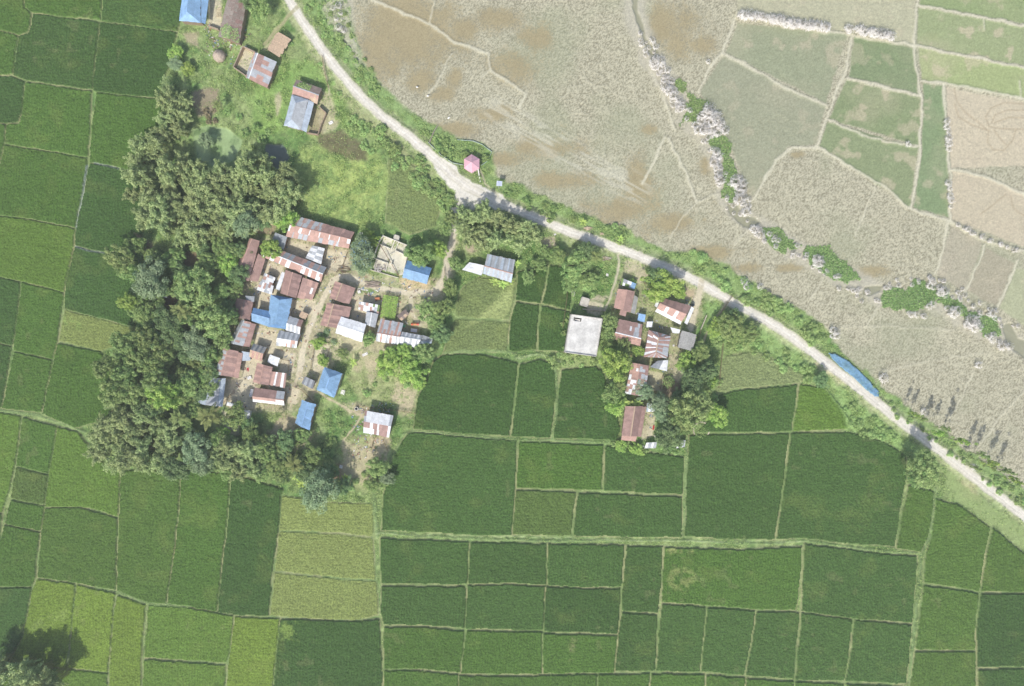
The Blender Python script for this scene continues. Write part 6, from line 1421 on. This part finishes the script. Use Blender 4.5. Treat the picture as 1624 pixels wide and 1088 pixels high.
small('cart', 'orange hand cart under the fence of the vine trellis', 'cart', lambda m: (m.box((0, 0, .7), (1.5, .8, .3), C(204,136,96), .1), m.bar((.7, .3, .75), (1.9, .35, .6), .06, .06, C(150,130,120)), m.bar((.7, -.3, .75), (1.9, -.2, .6), .06, .06, C(150,130,120)),
      [m.tube([(-.3, s * .5, .4), (-.3, s * .58, .4)], .38, C(70,66,62), 14) for s in (-1, 1)]), M['plain'], 599, 474)
small('cloth', 'red cloth spread on the sand of the inner yard', 'cloth', sheet(.7, 1.2, C(196,84,92), .08, 0, 5, .04), M['cloth'], 393, 586)
small('cloth', 'white cloth on the bush beside the inner yard', 'cloth', sheet(1.3, .9, C(240,238,236), .35, .3), M['cloth'], 396, 599)
small('cloth', 'white bundles leaning on the west end of the rust roof', 'cloth', sheet(.9, 2.4, C(244,242,244), .8, -.2), M['cloth'], 400, 623)
small('cloth', 'red cloth in the sand yard right of the plain long brown roof', 'cloth', sheet(.5, 1.4, C(200,70,70), .3, -.1), M['cloth'], 1036, 678)
small('drum', 'white water tank at the corner of the white edged roof', 'tank', lambda m: m.tube([(0, 0, 0), (0, 0, .9), (0, 0, 1.1)], [.5, .5, .2], C(96,100,104), 14), M['plain'], 1098, 484).__setitem__('label', 'dark round water tank at the corner of the white edged roof')
small('box', 'white box on the sand beside the rust double roof', 'box', lambda m: m.box((0, 0, .35), (.9, .9, .7), C(240,238,234), .2), M['plain'], 570, 463)
small('plank', 'white boards lying beside the woodpile on the path', 'boards', lambda m: [m.bar((-1.4, .25 - .2 * k, .1 + .1 * k), (1.4, -.25 - .2 * k, .1 + .1 * k), .18, .05, C(238,234,226)) for k in range(2)], M['wood'], 577, 459)
def pile(n, w, h, cs, L):
    def fn(m):
        r = random.Random(n)
        for k in range(n): x, y = r.uniform(-w, w), r.uniform(-h, h); a = r.uniform(-.4, .4); m.bar((x - L / 2, y - a * L / 2, .08 + .3 * r.random()), (x + L / 2, y + a * L / 2, .08 + .3 * r.random()), .09, .09, C(*r.choice(cs)))
    return fn
small('firewood_pile', 'heap of grey firewood on the path edge', 'firewood', pile(110, 2.2, .9, [(176,160,148),(150,134,122),(196,184,170)], 1.1), M['wood'], 591, 451)
small('log_pile', 'bamboo poles stacked by the fence of the sandy yard', 'poles', pile(16, .8, 1.4, [(150,134,110),(120,104,84)], 3.2), M['wood'], 545, 426)
small('brick_pile', 'small stack of pale bricks on the verge of the road', 'bricks', lambda m: [m.box((.3 * (k % 4) - .5, .22 * (k // 4 % 3) - .2, .08 + .15 * (k // 12)), (.28, .2, .14), C(214,190,166), .3) for k in range(30)], M['plain'], 955, 371)
small('brick_pile', 'flat heap of pale boards on the verge above the road', 'boards', pile(30, .8, .5, [(214,190,166),(226,206,180)], 1.4), M['wood'], 933, 363)
small('plank', 'pale boards in the rough garden near the narrow path', 'boards', pile(14, .7, .6, [(222,212,196),(198,180,160)], 2.0), M['wood'], 962, 410)
for x, y, lab in ((344,16,'pale boards drying in the walled yard below the cut blue roof'),): small('plank', lab, 'boards', pile(22, .5, 1.6, [(216,204,174),(206,192,160)], 1.4), M['wood'], x + 4, y + 4)
for x, y, w, h, lab in ((418,563,.9,.6,'white scrap beside the white plastic roof'),(1019,708,1.0,.5,'white sheet on the ground west of the shelters'),(1068,548,.6,.6,'white sheet beside the grey fibre roof'),(963,436,.8,.8,'white bag in the rough garden'),(536,778,.8,.5,'white scrap in the southern thicket'),
                     (541,740,1.0,1.0,'grey white scraps on the brown soil patch'),(579,562,1.8,.8,'white sheet on the meadow below the rust grid roof'),(573,370,.9,.7,'pale stones at the east end of the longest roof'),(524,463,.7,1.0,'white sack west of the rust double roof'),(880,372,.7,.5,'white bag on the verge below the road'),
                     (544,622,1.2,1.4,'white cloth scraps east of the light blue hipped roof'),(498,608,1.0,1.0,'white sack between the dark patched roof and the blue hipped roof'),(280,449,1.8,1.2,'white sheet in the western wood beside the olive tree'),(525,195,1.4,1.0,'white sack heap beside the wet yard'),(1254,640,.1,.1,'')):
    if lab: small('cloth', lab, 'scrap', sheet(w, h, C(236,234,230), .22, hr_.uniform(-.5, .5)), M['cloth'], x, y)
# loose litter of the yards: bits of wood, tin, plastic and brick too many to count
mb = MB(); rr = random.Random(77); k = 0
YARDS = [[(380,375),(560,395),(600,440),(690,455),(680,500),(640,520),(560,505),(510,560),(470,640),(360,650),(380,560)], [(975,440),(1110,460),(1095,520),(1060,600),(1035,690),(1010,650),(965,500)], [(320,30),(400,50),(380,110),(330,90)], [(560,640),(625,640),(600,720),(560,730)]]
while k < 900:
    pl = YARDS[0 if rr.random() < .62 else rr.randrange(1, 4)]; xs = [p[0] for p in pl]; ys = [p[1] for p in pl]; x, y = rr.uniform(min(xs), max(xs)), rr.uniform(min(ys), max(ys))
    if not inside(x, y, pl): continue
    p = G(x, y); z = ground_z(p.x, p.y); k += 1
    for q in range(rr.choice((1, 1, 2, 4))):
        mb.box((p.x + rr.uniform(-.5, .5), p.y + rr.uniform(-.5, .5), z + .08), (rr.uniform(.12, .8), rr.uniform(.08, .3), rr.uniform(.06, .25)), C(*rr.choice([(236,234,228),(150,132,116),(110,96,84),(190,170,148),(176,130,112),(200,200,204),(120,150,180)])), rr.uniform(0, 3.1))
o = mb.build('debris', M['wood'], None, (0, 0, 0)); o['kind'] = 'stuff'; tag(o, 'loose wood, tin and brick bits lying about the village yards', 'debris')
# three white birds in the wet stubble
def egret(m):
    w = C(244,243,238)
    m.tube([(-.38, 0, .42), (-.22, 0, .5), (0, 0, .55), (.2, 0, .58), (.3, 0, .66)], [.03, .12, .15, .1, .045], w, 8)
    m.tube([(.29, 0, .64), (.36, 0, .78), (.31, 0, .9), (.38, 0, 1.0)], [.045, .035, .03, .04], w, 6); m.tube([(.38, 0, 1.0), (.56, 0, .97)], [.03, .005], C(220,180,80), 5)
    for s in (-1, 1): m.tube([(-.3, s * .1, .46), (-.05, s * .14, .54), (.15, s * .1, .57)], [.03, .1, .05], w, 6); m.tube([(.02, s * .06, .45), (.0, s * .06, .22), (.05, s * .06, 0)], [.02, .015, .015], C(60,58,52), 5)
for x, y, rz, lab in ((662,139.5,-.6,'white bird in the muddy water, northernmost of three'),(679,153.5,-.2,'white bird beside the thin bund, middle of three'),(712,188,.5,'white bird at the edge of the stubble, southernmost of three')):
    o = small('bird', lab, 'bird', egret, M['plain'], x, y, 0, 'white birds in the stubble'); o.rotation_euler = (0, 0, rz); o.scale = (1.25,) * 3
# a villager on the path by the blue gable: one continuous skinned body
def person(px, py, face, label):
    J = {'pel': (0, 0, .92), 'spi': (.02, 0, 1.15), 'che': (.03, 0, 1.36), 'nec': (.03, 0, 1.48), 'hed': (.06, 0, 1.62), 'sl': (.02, .19, 1.4), 'el': (.02, .27, 1.12), 'hl': (.12, .28, .88), 'sr': (.02, -.19, 1.4), 'er': (.0, -.28, 1.12), 'hr': (.08, -.29, .88),
         'll': (0, .1, .88), 'kl': (.06, .11, .48), 'al': (-.02, .11, .08), 'tl': (.16, .12, .04), 'lr': (0, -.1, .88), 'kr': (.0, -.11, .48), 'ar': (-.1, -.11, .08), 'tr': (.08, -.12, .04)}
    R = {'pel': .15, 'spi': .13, 'che': .16, 'nec': .06, 'hed': .11, 'sl': .07, 'el': .045, 'hl': .04, 'sr': .07, 'er': .045, 'hr': .04, 'll': .1, 'kl': .065, 'al': .045, 'tl': .04, 'lr': .1, 'kr': .065, 'ar': .045, 'tr': .04}
    E = [('pel','spi'),('spi','che'),('che','nec'),('nec','hed'),('che','sl'),('sl','el'),('el','hl'),('che','sr'),('sr','er'),('er','hr'),('pel','ll'),('ll','kl'),('kl','al'),('al','tl'),('pel','lr'),('lr','kr'),('kr','ar'),('ar','tr')]
    ks = list(J); me = bpy.data.meshes.new('person'); me.from_pydata([J[k] for k in ks], [(ks.index(a), ks.index(b)) for a, b in E], []); me.update()
    a = me.attributes.new('Col', 'FLOAT_COLOR', 'POINT')
    for i, k in enumerate(ks): a.data[i].color = (*(C(120,84,64) if k in ('hed','nec','hl','hr','al','ar','tl','tr') else C(150,150,156) if k in ('che','spi','sl','sr','el','er') else C(84,86,96)), 1)
    p = G(px, py); o = link('person', me, None, (p.x, p.y, ground_z(p.x, p.y) - .01)); o.rotation_euler = (0, 0, face)
    md = o.modifiers.new('skin', 'SKIN'); md.use_smooth_shade = True
    for i, k in enumerate(ks): me.skin_vertices[0].data[i].radius = (R[k], R[k]); me.skin_vertices[0].data[i].use_root = (k == 'pel')
    sb = o.modifiers.new('sub', 'SUBSURF'); sb.levels = sb.render_levels = 2
    me.materials.append(M['plain']); tag(o, label, 'person')
    hb = MB(); hb.tube([(.03, 0, 1.62), (.04, 0, 1.7), (.05, 0, 1.745)], [.118, .105, .03], C(40,36,34), 10); hb.build('hair', M['plain'], o)
person(689, 446, 2.4, 'person in grey shirt and dark trousers walking on the path by the blue gable')
print('houses', round(time.time() - T0, 1), len(bpy.data.objects))

# ================================================================= LIGHT AND CAMERA
w = bpy.data.worlds.new('World'); bpy.context.scene.world = w; w.use_nodes = True
nt = w.node_tree; bg = nt.nodes['Background']; sk = nt.nodes.new('ShaderNodeTexSky'); sk.sky_type = 'NISHITA'; sk.sun_disc = False
sk.sun_elevation = SUN_EL; sk.sun_rotation = math.atan2(-SHADOW.x, -SHADOW.y); sk.air_density = 1.0; sk.dust_density = 2.5; sk.ozone_density = 1.0
nt.links.new(sk.outputs[0], bg.inputs[0]); bg.inputs[1].default_value = 0.11
sd = bpy.data.lights.new('sun', 'SUN'); sd.energy = 2.7; sd.angle = math.radians(.53); sd.color = (1.0, .965, .9)
so = bpy.data.objects.new('sun', sd); COL.objects.link(so)
dirv = Vector((SHADOW.x * math.cos(SUN_EL), SHADOW.y * math.cos(SUN_EL), -math.sin(SUN_EL)))
so.rotation_euler = (-dirv).to_track_quat('Z', 'Y').to_euler(); so.location = (0, 0, 150)
cam = bpy.data.cameras.new('camera'); co = bpy.data.objects.new('camera', cam); COL.objects.link(co); co.location = (0, 0, H); co.rotation_euler = (0, 0, 0)
cam.sensor_width = 36; cam.lens = 36 * H / (1624 * S); cam.clip_end = 8000; cam.clip_start = 1
bpy.context.scene.camera = co
# the light air between drone and ground
hb = MB(); hb.box((0, 0, H / 2), (700, 560, H + 6), (1, 1, 1)); hm, hnt, hout = mat_base('haze_air')
pv = hnt.nodes.new('ShaderNodeVolumePrincipled'); pv.inputs['Color'].default_value = (.96, 1, .99, 1); pv.inputs['Density'].default_value = HAZE; pv.inputs['Anisotropy'].default_value = 0.0
hnt.links.new(pv.outputs[0], hout.inputs['Volume'])
if HAZE > 0:
    ho = hb.build('haze', hm, None, (0, 0, 0)); ho['kind'] = 'stuff'
vs = bpy.context.scene.view_settings; vs.view_transform = 'Standard'; vs.look = 'None'; vs.gamma = 1; vs.exposure = 0.38
bpy.context.scene.cycles.max_bounces = 5; bpy.context.scene.cycles.transparent_max_bounces = 4
